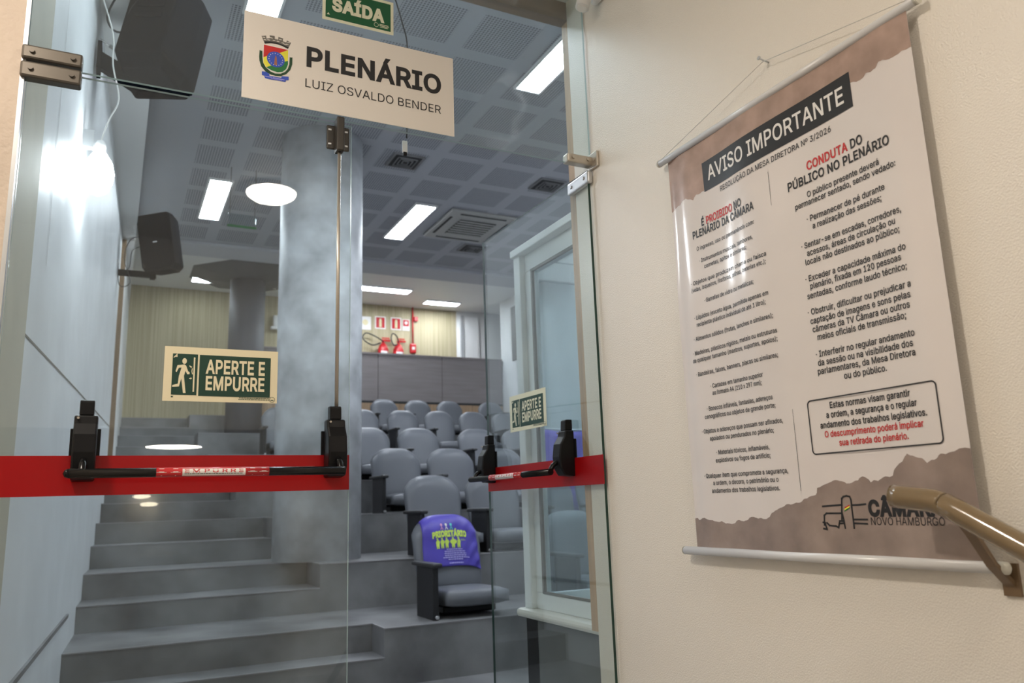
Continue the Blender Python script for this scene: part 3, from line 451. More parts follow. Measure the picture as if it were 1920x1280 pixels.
def lettering(mb, s, fn, width, cap, bold=0.012, res=3, sp=1.0):
    """letters of s laid out 0..width, cap height `cap`; fn(u, v) gives the place in space"""
    parts = s.split('|'); full = s.replace('|', '')
    V, F = glyphs(full, bold, res, sp); x0 = min(v[0] for v in V); x1 = max(v[0] for v in V); k = width/(x1-x0); kc = cap/CAP
    cols = []
    vs = [mb.bm.verts.new(Vector(fn((x-x0)*k, y*kc))) for x, y in V]
    if len(parts) > 1:      # the part between bars takes the second material
        pre = parts[0]; mid = parts[1]
        def adv(t):
            if not t.strip(): return x0-0.01
            VV = glyphs(t, bold, res, sp)[0]; return max(v[0] for v in VV)
        a = adv(pre) if pre.strip() else -9; b = adv(pre+mid)
    for f in F:
        if len(parts) > 1:
            cx = sum(V[i][0] for i in f)/len(f); mb.mi = 1 if (a+0.02 < cx < b+0.02) else 0
        mb._f([vs[i] for i in f])
    if len(parts) > 1: mb.mi = 0

# ---------------------------------------------------------------- drawn shapes and lettering positions, in metres
CREST=dict(
 crown=[(0.3341, 2.5724), (0.3477, 2.5771), (0.3494, 2.5673), (0.3597, 2.5714), (0.3583, 2.5806), (0.3736, 2.5824), (0.3743, 2.572), (0.3847, 2.5722), (0.3848, 2.5818), (0.3996, 2.5804), (0.3988, 2.5702), (0.4094, 2.5689), (0.4114, 2.5765), (0.424, 2.5709), (0.4149, 2.5479), (0.395, 2.5541), (0.3782, 2.5563), (0.3629, 2.5544), (0.3444, 2.5487)],
 crownband=[(0.3435, 2.5563), (0.3627, 2.5603), (0.3808, 2.5614), (0.3991, 2.5583), (0.4176, 2.5537), (0.4149, 2.5479), (0.395, 2.5541), (0.3782, 2.5563), (0.3629, 2.5544), (0.3444, 2.5487)],
 shieldw=[(0.3399, 2.5468), (0.418, 2.5463), (0.4182, 2.4948), (0.4137, 2.4764), (0.4014, 2.4634), (0.3849, 2.458), (0.3655, 2.4606), (0.3501, 2.4695), (0.3408, 2.4829), (0.339, 2.498)],
 red=[(0.3424, 2.5446), (0.4157, 2.5441), (0.3901, 2.5276), (0.3531, 2.5084), (0.342, 2.5018)],
 yellow=[(0.4157, 2.5433), (0.4158, 2.5061), (0.3826, 2.4927), (0.3515, 2.4698), (0.3426, 2.4833), (0.342, 2.5018), (0.3653, 2.5153), (0.3901, 2.5276)],
 green=[(0.4158, 2.5061), (0.4161, 2.4943), (0.4109, 2.4774), (0.4, 2.4654), (0.3848, 2.4607), (0.3668, 2.4632), (0.3515, 2.4698), (0.365, 2.4784), (0.3826, 2.4927), (0.4054, 2.5013)],
 laurelL=[(0.33, 2.5236), (0.3342, 2.5218), (0.3379, 2.5227), (0.3394, 2.4981), (0.3418, 2.4831), (0.3501, 2.4695), (0.3641, 2.4587), (0.378, 2.4549), (0.3796, 2.4475), (0.3658, 2.4482), (0.3505, 2.454), (0.3364, 2.4694), (0.3304, 2.4882), (0.3293, 2.5019)],
 laurelR=[(0.4211, 2.5211), (0.4254, 2.5203), (0.4292, 2.522), (0.4292, 2.4974), (0.4235, 2.4771), (0.4113, 2.4602), (0.3948, 2.4494), (0.3796, 2.4475), (0.378, 2.4549), (0.3946, 2.4579), (0.4083, 2.4673), (0.4164, 2.4802), (0.4203, 2.4953)],
 scroll=[(0.3385, 2.4531), (0.3519, 2.4544), (0.3617, 2.4481), (0.3611, 2.4433), (0.3839, 2.4438), (0.397, 2.4444), (0.3976, 2.45), (0.4192, 2.4533), (0.4194, 2.4413), (0.4111, 2.4398), (0.4103, 2.4334), (0.3841, 2.433), (0.3621, 2.4319), (0.3484, 2.4327), (0.3461, 2.4406), (0.3393, 2.4406)],
 scroll2=[(0.3481, 2.4419), (0.4096, 2.4441), (0.4091, 2.4354), (0.3484, 2.4342)],
 cc= [(0.3789, 2.5025), (0.3526, 2.5013), (0.4054, 2.5013), (0.3782, 2.5286), (0.3802, 2.4765)] )
APS=dict(
 outer=[(0.0003, 0.1477), (0.2997, 0.1482), (0.2998, -0.0019), (0.0012, -0.0016)],
 panelL=[(0.0213, 0.1303), (0.0844, 0.1296), (0.0848, 0.0172), (0.0208, 0.0178)],
 panelR=[(0.0896, 0.1299), (0.28, 0.1287), (0.2794, 0.0155), (0.09, 0.0163)],
 body=[(0.042, 0.0994), (0.0336, 0.0983), (0.0294, 0.0815), (0.0322, 0.0787), (0.0374, 0.0911), (0.0441, 0.0921), (0.0384, 0.0682), (0.0367, 0.0476), (0.0229, 0.0427), (0.0231, 0.0383), (0.0398, 0.0396), (0.0448, 0.0619), (0.0507, 0.0224), (0.0574, 0.0226), (0.0512, 0.0688), (0.0546, 0.0837), (0.0591, 0.0743), (0.0652, 0.0745), (0.065, 0.0805), (0.0615, 0.0818), (0.0557, 0.0975), (0.0511, 0.101)],
 door=[(0.0744, 0.1219), (0.0782, 0.1214), (0.0786, 0.0263), (0.0749, 0.0261)],
 line=[(0.0854, 0.1296), (0.0889, 0.1298), (0.0893, 0.0166), (0.0859, 0.0169)],
 ar1=[(0.0641, 0.099), (0.0719, 0.0945), (0.0685, 0.0933), (0.07, 0.0907), (0.0664, 0.0939), (0.0636, 0.0968)],
 ar2=[(0.0647, 0.0641), (0.0684, 0.0643), (0.0683, 0.0665), (0.0719, 0.063), (0.068, 0.0598), (0.0679, 0.0617), (0.0645, 0.0619)],
 bar=[(0.0707, 0.0908), (0.0727, 0.0912), (0.0717, 0.0834), (0.0738, 0.0742), (0.0714, 0.0748), (0.0696, 0.0833)],
 t1=[(0.1063, 0.0793), (0.2643, 0.0791)],
 t2=[(0.1075, 0.0339), (0.2642, 0.0322)],
 t1t=[(0.1142, 0.1149), (0.2633, 0.1151)],
 head=[(0.051, 0.1103), (0.0565, 0.1106), (0.0506, 0.1185)],
 tiny=[(0.1949, 0.0131), (0.2777, 0.0097)],
 circ=[(0.2865, 0.01), (0.2943, 0.0102)],
 lm=[(0.0219, 0.1185), (0.0273, 0.1262), (0.0322, 0.1294)],
)
LINES = [
 ('AVISO IMPORTANTE', (-0.6726, 2.0147), (-1.1562, 2.0185), 0, 'w'),
 ('RESOLUÇÃO DA MESA DIRETORA Nº 3/2026', (-0.7179, 1.965), (-1.1099, 1.9666), 0, 'k'),
 ('É |PROIBIDO| NO', (-0.628, 1.8925), (-0.7992, 1.8954), 0, 'k'),
 ('PLENÁRIO DA CÂMARA', (-0.5881, 1.8618), (-0.8468, 1.8709), 0, 'k'),
 ('O ingresso, uso ou permanência com:', (-0.6009, 1.8227), (-0.8437, 1.8312), 1, 'k'),
 ('· Instrumentos musicais, tambores,', (-0.6093, 1.7857), (-0.8354, 1.7915), 1, 'k'),
 ('cornetas, apitos e similares;', (-0.6286, 1.7653), (-0.8103, 1.7696), 1, 'k'),
 ('· Objetos que produzam chama ou faísca', (-0.5686, 1.7266), (-0.8778, 1.7319), 1, 'k'),
 ('(velas, isqueiros, fósforos, pilhas, baterias etc.);', (-0.5691, 1.7058), (-0.8752, 1.7127), 1, 'k'),
 ('· Garrafas de vidro ou metálicas;', (-0.6205, 1.665), (-0.8279, 1.6713), 1, 'k'),
 ('· Líquidos (exceto água, permitida apenas em', (-0.574, 1.6246), (-0.8736, 1.6294), 1, 'k'),
 ('recipiente plástico individual de até 1 litro);', (-0.5823, 1.6025), (-0.8627, 1.6088), 1, 'k'),
 ('· Alimentos sólidos (frutas, lanches e similares);', (-0.5647, 1.5635), (-0.8809, 1.5687), 1, 'k'),
 ('· Madeiras, plásticos rígidos, metais ou estruturas', (-0.5552, 1.5247), (-0.8884, 1.5285), 1, 'k'),
 ('de qualquer tamanho (mastros, suportes, apoios);', (-0.5507, 1.503), (-0.8868, 1.5083), 1, 'k'),
 ('· Bandeiras, faixas, banners, placas ou similares;', (-0.5616, 1.4634), (-0.8821, 1.4673), 1, 'k'),
 ('· Cartazes em tamanho superior', (-0.6172, 1.4238), (-0.8251, 1.426), 1, 'k'),
 ('ao formato A4 (210 x 297 mm);', (-0.6226, 1.4061), (-0.8178, 1.4046), 1, 'k'),
 ('· Bonecos infláveis, fantasias, adereços', (-0.5938, 1.363), (-0.8489, 1.3655), 1, 'k'),
 ('cenográficos ou objetos de grande porte;', (-0.5823, 1.3413), (-0.8554, 1.3449), 1, 'k'),
 ('· Objetos e adereços que possam ser afixados,', (-0.5642, 1.3022), (-0.8738, 1.3049), 1, 'k'),
 ('apoiados ou pendurados no plenário;', (-0.5951, 1.2813), (-0.8409, 1.2833), 1, 'k'),
 ('· Materiais tóxicos, inflamáveis,', (-0.6166, 1.2422), (-0.8199, 1.2431), 1, 'k'),
 ('explosivos ou fogos de artifício;', (-0.6113, 1.2208), (-0.8203, 1.2226), 1, 'k'),
 ('· Qualquer item que comprometa a segurança,', (-0.5577, 1.1813), (-0.8734, 1.1821), 1, 'k'),
 ('a ordem, o decoro, o patrimônio ou o', (-0.5933, 1.1613), (-0.8389, 1.1622), 1, 'k'),
 ('andamento dos trabalhos legislativos.', (-0.5861, 1.1401), (-0.841, 1.1418), 1, 'k'),
 ('|CONDUTA| DO', (-1.0283, 1.9028), (-1.1915, 1.8978), 0, 'k'),
 ('PÚBLICO NO PLENÁRIO', (-0.965, 1.8721), (-1.2589, 1.8654), 0, 'k'),
 ('O público presente deverá', (-1.0205, 1.8372), (-1.226, 1.8305), 2, 'k'),
 ('permanecer sentado, sendo vedado:', (-0.9818, 1.8183), (-1.2663, 1.8103), 2, 'k'),
 ('· Permanecer de pé durante', (-1.0121, 1.7769), (-1.2322, 1.7694), 2, 'k'),
 ('a realização das sessões;', (-1.0268, 1.7546), (-1.2209, 1.7486), 2, 'k'),
 ('· Sentar-se em escadas, corredores,', (-0.9883, 1.7144), (-1.2646, 1.7069), 2, 'k'),
 ('acessos, áreas de circulação ou', (-1.0023, 1.6923), (-1.2466, 1.6876), 2, 'k'),
 ('locais não destinados ao público;', (-0.995, 1.6718), (-1.2545, 1.666), 2, 'k'),
 ('· Exceder a capacidade máxima do', (-0.9898, 1.6312), (-1.2631, 1.6248), 2, 'k'),
 ('plenário, fixada em 120 pessoas', (-1.0013, 1.6119), (-1.2488, 1.6045), 2, 'k'),
 ('sentadas, conforme laudo técnico;', (-0.9896, 1.5886), (-1.2599, 1.583), 2, 'k'),
 ('· Obstruir, dificultar ou prejudicar a', (-0.9858, 1.5489), (-1.263, 1.5445), 2, 'k'),
 ('captação de imagens e sons pelas', (-0.9904, 1.5272), (-1.2589, 1.5222), 2, 'k'),
 ('câmeras da TV Câmara ou outros', (-0.9938, 1.5061), (-1.2545, 1.5016), 2, 'k'),
 ('meios oficiais de transmissão;', (-1.005, 1.4855), (-1.2424, 1.4807), 2, 'k'),
 ('· Interferir no regular andamento', (-0.995, 1.4445), (-1.2564, 1.4424), 2, 'k'),
 ('da sessão ou na visibilidade dos', (-0.9979, 1.4238), (-1.2495, 1.4216), 2, 'k'),
 ('parlamentares, da Mesa Diretora', (-0.9946, 1.405), (-1.2521, 1.4006), 2, 'k'),
 ('ou do público.', (-1.0656, 1.3825), (-1.1787, 1.3809), 2, 'k'),
 ('Estas normas visam garantir', (-1.0171, 1.3223), (-1.2265, 1.3202), 3, 'k'),
 ('a ordem, a segurança e o regular', (-1.0043, 1.301), (-1.2397, 1.2986), 3, 'k'),
 ('andamento dos trabalhos legislativos.', (-0.9846, 1.2784), (-1.2598, 1.2766), 3, 'k'),
 ('O descumprimento poderá implicar', (-0.9941, 1.2573), (-1.2487, 1.255), 3, 'r'),
 ('sua retirada do plenário.', (-1.0313, 1.2348), (-1.2099, 1.2336), 3, 'r'),
 ('CÂMARA', (-1.0873, 1.0807), (-1.2675, 1.0784), 4, 'k'),
 ('NOVO HAMBURGO', (-1.0906, 1.0594), (-1.2661, 1.0604), 5, 'k'),
]
LOGO = [[(-0.9657, 1.1007), (-1.0194, 1.1034)], [(-1.0149, 1.0719), (-1.0207, 1.1171), (-1.0254, 1.1211), (-1.0343, 1.1228), (-1.0425, 1.1207), (-1.0449, 1.1139), (-1.0452, 1.0532)], [(-1.0456, 1.1025), (-1.065, 1.1028), (-1.0816, 1.1039)], [(-0.9652, 1.0592), (-0.9675, 1.0802), (-0.9743, 1.0849), (-1.0167, 1.0848)], [(-1.017, 1.0869), (-1.0198, 1.0705), (-1.0214, 1.0529)], [(-1.0478, 1.0712), (-1.0817, 1.0712)], [(-1.0476, 1.0631), (-1.0804, 1.0622)], [(-0.9624, 1.0648), (-0.9676, 1.0634), (-0.9711, 1.0495), (-0.9622, 1.0508)], [(-0.9731, 1.0635), (-0.9795, 1.0579), (-0.997, 1.0567), (-1.0035, 1.0535), (-1.0084, 1.0678), (-1.0201, 1.0678)], [(-1.0076, 1.0623), (-1.0194, 1.0629)]]
FLAG = [(-1.0266, 1.0984), (-1.04, 1.1036), (-1.0388, 1.095), (-1.0241, 1.0883)]
# ================================================================ SETTING
H = 4.55
YF = [2.95+1.14*k for k in range(7)]                 # front edge of each seating tier
XE = [1.66, 1.50, 1.33, 1.16, 1.00, 0.97, 0.95]       # where the aisle steps are cut in
def xw(y): return -0.325+0.040*y                      # slightly skewed left wall of the hall
# corridor
sbox('floor', 'floor', -1.9, 1.7, -3.6, 0.15, -0.1, 0.0, label='grey floor of the corridor in front of the glass doors', cat='floor')
sbox('wall_right', 'cream', 1.525, 1.75, -9.0, 0.118, -2.0, 3.20, label='cream textured wall that carries the notice banner', cat='wall')
sbox('ceiling', 'white', -1.9, 1.75, -3.7, 0.0, 3.10, 3.2)
sbox('wall_left', 'cream', -2.0, -1.9, -9.0, 0.0, -2.0, 3.2)
sbox('wall_front', 'beige', -1.9, -0.284, 0.0, 0.06, -0.1, 4.7, label='rough beige plaster wall left of the glass doors', cat='wall')
sbox('trim_1', 'reveal', -1.0, -0.282, 0.06, 0.68, -0.1, 4.7, label='door reveal at the left edge, its shade put into an olive-grey colour', cat='wall reveal')
sbox('wall_back', 'cream', -1.9, 1.75, -9.1, -9.0, -2.0, 3.2)
sbox('ceiling', 'white', -1.9, 1.525, -9.0, -3.7, 1.72, 3.2)      # lower hall at the foot of the ramp
sbox('floor', 'floor', -1.9, 1.7, -9.0, -3.6, -1.2, -1.1)
# hall shell
MBx = MB(); MBx.prism([(xw(0.68), 0.68, 0), (xw(7.0), 7.0, 0), (xw(7.0)-0.3, 7.0, 0), (-0.9, 0.68, 0)], (0, 0, 4.6))
struct(MBx.build('wall_left', 'white_wall'), 'long white panelled wall along the left of the stairs', 'wall')
MBx = MB(); MBx.prism([(-0.015, 7.0, 0), (0.085, 10.5, 0), (-0.5, 10.5, 0), (-0.5, 7.0, 0)], (0, 0, 4.6))
struct(MBx.build('wall_left', 'white'), 'white wall stretch beyond the brown wood strip', 'wall')
sbox('trim_2', 'wood_dark', -0.085, 0.0, 6.94, 7.02, 0, 4.1, label='narrow brown wood strip standing on the left wall', cat='wood trim')
MBx = MB(); MBx.prism([(xw(0.7)-0.1, 0.15, 4.12), (0.085, 0.15, 4.12), (0.085, 10.5, 4.12), (-0.5, 10.5, 4.12)], (0, 0, 0.45))
struct(MBx.build('trim_3', 'white'), 'boxed white soffit under the ceiling at the left', 'soffit')
# panel joints on the left wall
def wallstrip(n, pts, wd, mat='dark', off=0.002, label=None, cat='joint'):
    m = MB()
    for (y0, z0), (y1, z1) in zip(pts, pts[1:]):
        d = Vector((0, y1-y0, z1-z0)).normalized(); nn = Vector((0, -d.z, d.y))*wd/2
        a = Vector((xw(y0)+off, y0, z0)); b = Vector((xw(y1)+off, y1, z1))
        m.poly([a-nn, b-nn, b+nn, a+nn])
    return struct(m.build(n, mat), label, cat)
wallstrip('trim_4', [(0.70, 1.745), (2.9, 1.86), (6.9, 2.05)], 0.010, 'greyink', label='thin dark joint between the white wall panels', cat='panel joint')
wallstrip('trim_5', [(1.15, 2.1), (1.15, 4.1)], 0.006, 'greyink', label='upright joint high on the white wall', cat='panel joint')
wallstrip('trim_6', [(5.6, 2.05), (5.6, 4.1)], 0.012, 'greyink', label='upright joint near the brown wood strip', cat='panel joint')
m = MB(); m.prism([(xw(0.7), 0.7, 0.55), (xw(3.35), 3.35, 0.55), (xw(3.35)+0.012, 3.35, 0.55), (xw(0.7)+0.012, 0.7, 0.55)], (0, 0, 0.022))
struct(m.build('trim_7', 'tile'), 'low grey ledge along the left wall by the first step', 'ledge')
# ceilings
sbox('ceiling', 'perf', -0.6, 7.2, 0.15, 8.15, H, H+0.08, label='grey suspended ceiling of perforated square panels', cat='ceiling')
sbox('ceiling', 'white', -0.6, 7.2, 8.15, 10.6, H+0.0, H+0.08, label='plain white ceiling over the back walkway', cat='ceiling')
sbox('trim_8', 'ceil', 0.55, 7.2, 8.10, 8.62, H-0.035, H, label='shallow grey ceiling beam before the back walkway', cat='beam')
# back wall: ribbed wallpaper, then white with a doorway
sbox('wall_back', 'wallpaper', 0.08, 5.37, 10.5, 10.6, 2.3, H, label='back wall with ribbed tan wallpaper', cat='wall')
sbox('wall_back', 'white', 5.37, 7.2, 10.5, 10.6, 2.3, H, label='white end of the back wall beside the wallpaper', cat='wall')
sbox('door_1', 'white', 5.50, 5.80, 10.47, 10.50, 2.52, 4.42, label='white doorway in the back wall beside the tan wallpaper', cat='doorway')
sbox('trim_9', 'alu', 5.44, 5.50, 10.45, 10.50, 2.52, 4.47, label='grey door jamb at the end of the tan wallpaper', cat='door frame')
# right side
sbox('wall_right', 'white_wall', 5.86, 6.0, 0.9, 9.70, 0, H, label='pale bluish wall closing the seating on the right', cat='wall')
sbox('window_1', 'tile_dark', 5.845, 5.86, 8.95, 9.26, 3.45, 4.36, label='dark narrow window in the pale right wall', cat='window')
sbox('wall_right', 'white', 7.1, 7.2, 9.7, 10.6, 2.3, H)
sbox('wall_front', 'white', 1.75, 6.0, 0.10, 0.16, 0, H)
sbox('wall_front', 'white', -0.9, 1.75, 0.20, 0.30, 3.12, H)
# hall floor and tiers
sbox('floor', 'tile', -0.6, 6.0, 0.15, YF[0], -0.1, 0.0, label='grey tiled hall floor at the foot of the steps', cat='floor')
ordn = ['first', 'second', 'third', 'fourth', 'fifth', 'sixth', 'seventh']
for k in range(7):
    y0 = YF[k]; y1 = YF[k+1] if k < 6 else 10.5; z = 0.36*(k+1); xe = XE[k]; nt_ = 0.28 if k == 0 else 0.48
    if k == 6: y1 = 10.5
    m = MB(); x0 = xw(y0)-0.05
    m.box(xe, 5.86, y0, y1, z-0.40, z)
    m.box(x0, xe, y0+nt_, y1, z-0.40, z)
    m.box(x0, xe, y0, y0+nt_, z-0.58, z-0.18)
    # slim bright nosing on every edge
    m.mi = 1
    m.box(xe, 5.86, y0-0.004, y0+0.010, z-0.006, z+0.0015)
    m.box(xe-0.004, xe+0.008, y0, y0+nt_, z-0.006, z+0.0015)
    m.box(x0, xe, y0+nt_-0.004, y0+nt_+0.010, z-0.006, z+0.0015)
    m.box(x0, xe, y0-0.004, y0+0.010, z-0.186, z-0.1785)
    struct(m.build('floor', ['tile', 'tile_nose']), 'grey tiled seating tier, %s from the bottom, with its aisle step' % ordn[k], 'tiered floor')
# taupe panel wall behind the last row
t = thing('panel_wall', 'taupe wood-grain partition wall behind the top row of seats', 'partition', (1.9, 9.66, 2.16))
for i, (a, b) in enumerate([(0, 0.70), (0.71, 1.765), (1.775, 2.845), (2.855, 3.94)]):
    MB().box(a, b, 0, 0.06, 0.62, 1.36).build('panel', 'panel', t)
MB().box(0, 3.94, 0.005, 0.07, 0, 0.60).build('lower_band', 'wood', t)
MB().box(0, 3.94, -0.006, 0.07, 0.585, 0.615).build('dark_rail', 'dark', t)  # dark strip between the lower band and the panels
MB().box(-0.01, 3.95, -0.01, 0.08, 1.36, 1.385).build('cap', 'panel', t)

# columns
m = MB(); m.lathe([(0.372, 0.72), (0.372, H)], 64, Matrix.Translation((1.615, 4.72, 0)))
struct(m.build('wall_column', 'concrete'), 'thick round concrete column rising from the aisle', 'column')
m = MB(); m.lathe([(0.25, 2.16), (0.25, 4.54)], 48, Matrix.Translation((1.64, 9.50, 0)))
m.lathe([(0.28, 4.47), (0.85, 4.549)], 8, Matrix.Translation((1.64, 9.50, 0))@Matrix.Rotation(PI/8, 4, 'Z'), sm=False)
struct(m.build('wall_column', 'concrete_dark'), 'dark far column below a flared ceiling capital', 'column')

# door opening: wooden frame behind the glass, right tile parapet
sbox('trim_10', 'wood_head', -0.28, 1.60, 0.12, 0.17, 3.02, 3.10, label='brown wooden header beam above the doors', cat='wood trim')
m = MB(); m.box(1.528, 1.562, 0.12, 0.165, 0.69, 3.02); m.box(1.562, 1.592, 0.135, 0.18, 0.69, 3.05)
struct(m.build('trim_11', 'wood'), 'oak wooden jamb strip beside the open door leaf', 'wood trim')
sbox('wall_front', 'white', -0.28, 1.75, 0.03, 0.19, 3.10, 4.6)
m = MB(); m.box(1.60, 1.72, 0.16, 0.80, 0, 0.665); m.box(1.60, 3.6, 0.70, 0.80, 0, 0.665)
struct(m.build('wall_parapet', 'tile_dark'), 'dark grey tiled low wall under the white framed glass', 'low wall')

# ================================================================ BOOTH GLAZING
t = thing('glazed_partition', 'white aluminium framed glass partition on a pale sill beside the open door', 'glass partition', (1.60, 0.16, 0.665))
def rbox(m, *a, bev=0.004): m.box(*a, bev=bev); return m
m = MB(); rbox(m, -0.035, 0.12, -0.03, 0.67, 0.0, 0.035, bev=0.014); rbox(m, 0.12, 2.0, 0.50, 0.67, 0.0, 0.035, bev=0.012); m.build('sill', 'marble', t)
m = MB(); rbox(m, -0.005, 0.06, 0.58, 0.64, 0.035, 1.60)             # corner post
rbox(m, -0.02, 0.09, 0.0, 0.645, 1.565, 1.60)                         # head cover
m.build('corner_post', 'frame', t)
m = MB(); rbox(m, 0.02, 0.075, 0.0, 0.58, 1.485, 1.565); rbox(m, 0.02, 0.075, 0.0, 0.58, 0.035, 0.10); rbox(m, 0.02, 0.060, 0.52, 0.58, 0.10, 1.485); rbox(m, 0.02, 0.075, 0.0, 0.03, 0.1, 1.485)
m.build('frame', 'frame', t)
m = MB(); m.box(0.018, 0.03, 0.508, 0.522, 0.10, 1.487); m.box(0.018, 0.03, 0.03, 0.52, 1.475, 1.487); m.box(0.018, 0.03, 0.03, 0.52, 0.098, 0.108); m.build('gasket', 'greyink', t)
MB().box(0.040, 0.046, 0.03, 0.52, 0.10, 1.485).build('pane', 'window_glass', t)
m = MB(); rbox(m, 0.08, 2.0, 0.59, 0.64, 1.56, 1.62); rbox(m, 0.08, 2.0, 0.60, 0.635, 1.47, 1.56); rbox(m, 0.08, 2.0, 0.60, 0.635, 0.035, 0.09); rbox(m, 0.06, 0.085, 0.60, 0.635, 0.09, 1.47); rbox(m, 1.94, 2.0, 0.60, 0.635, 0.09, 1.47)
m.build('return_frame', 'frame', t)
MB().box(0.085, 1.94, 0.612, 0.618, 0.09, 1.47).build('return_pane', 'window_glass', t)

# ================================================================ GLASS DOORS
def glass_box(m, x0, x1, y0, y1, z0, z1, edge):
    V = [m.bm.verts.new(Vector(p)) for p in [(x0, y0, z0), (x1, y0, z0), (x1, y1, z0), (x0, y1, z0), (x0, y0, z1), (x1, y0, z1), (x1, y1, z1), (x0, y1, z1)]]
    m.mi = 0; m._f([V[0], V[1], V[5], V[4]]); m._f([V[2], V[3], V[7], V[6]])
    m.mi = 1; m._f([V[0], V[3], V[2], V[1]]); m._f([V[4], V[5], V[6], V[7]]); m._f([V[1], V[2], V[6], V[5]]); m._f([V[3], V[0], V[4], V[7]])
    m.mi = 0
t = thing('glass_transom', 'fixed hazy glass transom pane above the two doors', 'glass pane', (0, 0, 2.342))
m = MB(); glass_box(m, -0.272, 1.520, -0.005, 0.005, 0, 0.757, 1); m.build('pane', ['glass_up', 'glass_edge2'], t)
sbox('trim_12', 'alu', -0.2835, -0.2730, -0.012, 0.012, 0.1, 3.10, label='thin metal glazing channel against the beige wall', cat='glazing channel')

def aperte_sign(root, x0, z0, y, sgn, cream, lbl):
    """photoluminescent push sign; local frame of a door leaf, sgn=+1 when x runs away from the hinge to the right"""
    t = thing('push_sign', lbl, 'sign'); t.parent = root; t['label'] = lbl
    return t
APS_D = APS
def door_sign(mw, cream, label):
    """a 30 x 15 cm sign as its own thing: parts in its local x (right), z (up), facing -y"""
    t = thing('door_sign', label, 'sign', group=None); t.matrix_world = mw
    d = APS
    MB().box(0, 0.30, -0.0012, 0, 0, 0.15).build('plate', cream, t)
    m = MB()
    for k in ('panelL', 'panelR'):
        xs = [p[0] for p in d[k]]; zs = [p[1] for p in d[k]]; m.box(min(xs), max(xs), -0.0018, -0.0010, min(zs), max(zs))
    m.build('green_field', 'sign_green', t)
    m = MB(); y = -0.0024
    def flat(pts, yy=y): m.prism([(px, yy, pz) for px, pz in pts], (0, 0.0004, 0))
    flat(d['body']); flat(d['door']); flat(d['ar1']); flat(d['ar2']); flat(d['bar'])
    flat([(0.0510+0.0058*math.cos(a*PI/8), 0.1103+0.0082*math.sin(a*PI/8)) for a in range(16)])
    flat([(0.0225, 0.1195), (0.0245, 0.1185), (0.0335, 0.1290), (0.0310, 0.1296)]); flat([(0.0265, 0.121), (0.0325, 0.121), (0.0325, 0.1262), (0.030, 0.1262)])
    m.build('running_figure', cream, t)
    m = MB()
    lettering(m, 'APERTE E', lambda u, v: (0.1063+u, y, 0.0795+v), 0.158, 0.0365, bold=0.025)
    lettering(m, 'EMPURRE', lambda u, v: (0.1075+u, y, 0.0335+v), 0.1568, 0.0365, bold=0.025)
    m.build('lettering', cream, t)
    m = MB()
    for r_ in range(2):
        x = 0.197-0.002*r_
        random.seed(3+r_)
        while x < 0.276:
            wd = random.uniform(0.003, 0.009); m.box(x, min(x+wd, 0.278), -0.0018, -0.0012, 0.0122-0.0042*r_, 0.0141-0.0042*r_); x += wd+0.0012
    n = 20
    for k in range(n):
        a0, a1 = 2*PI*k/n, 2*PI*(k+1)/n
        m.poly([(0.2865+math.cos(a)*r2, -0.0019, 0.0102+math.sin(a)*r2) for a, r2 in ((a0, 0.0066), (a1, 0.0066), (a1, 0.0078), (a0, 0.0078))])
    m.build('small_print', 'sign_green', t); m = MB(); m.box(0.2825, 0.2905, -0.002, -0.0012, 0.0075, 0.0095); m.build('seal_bar', 'sign_green', t); m = MB(); m.box(0.021, 0.026, -0.002, -0.0012, 0.010, 0.0135)
    m.build('corner_mark', 'sign_green', t)
    return t

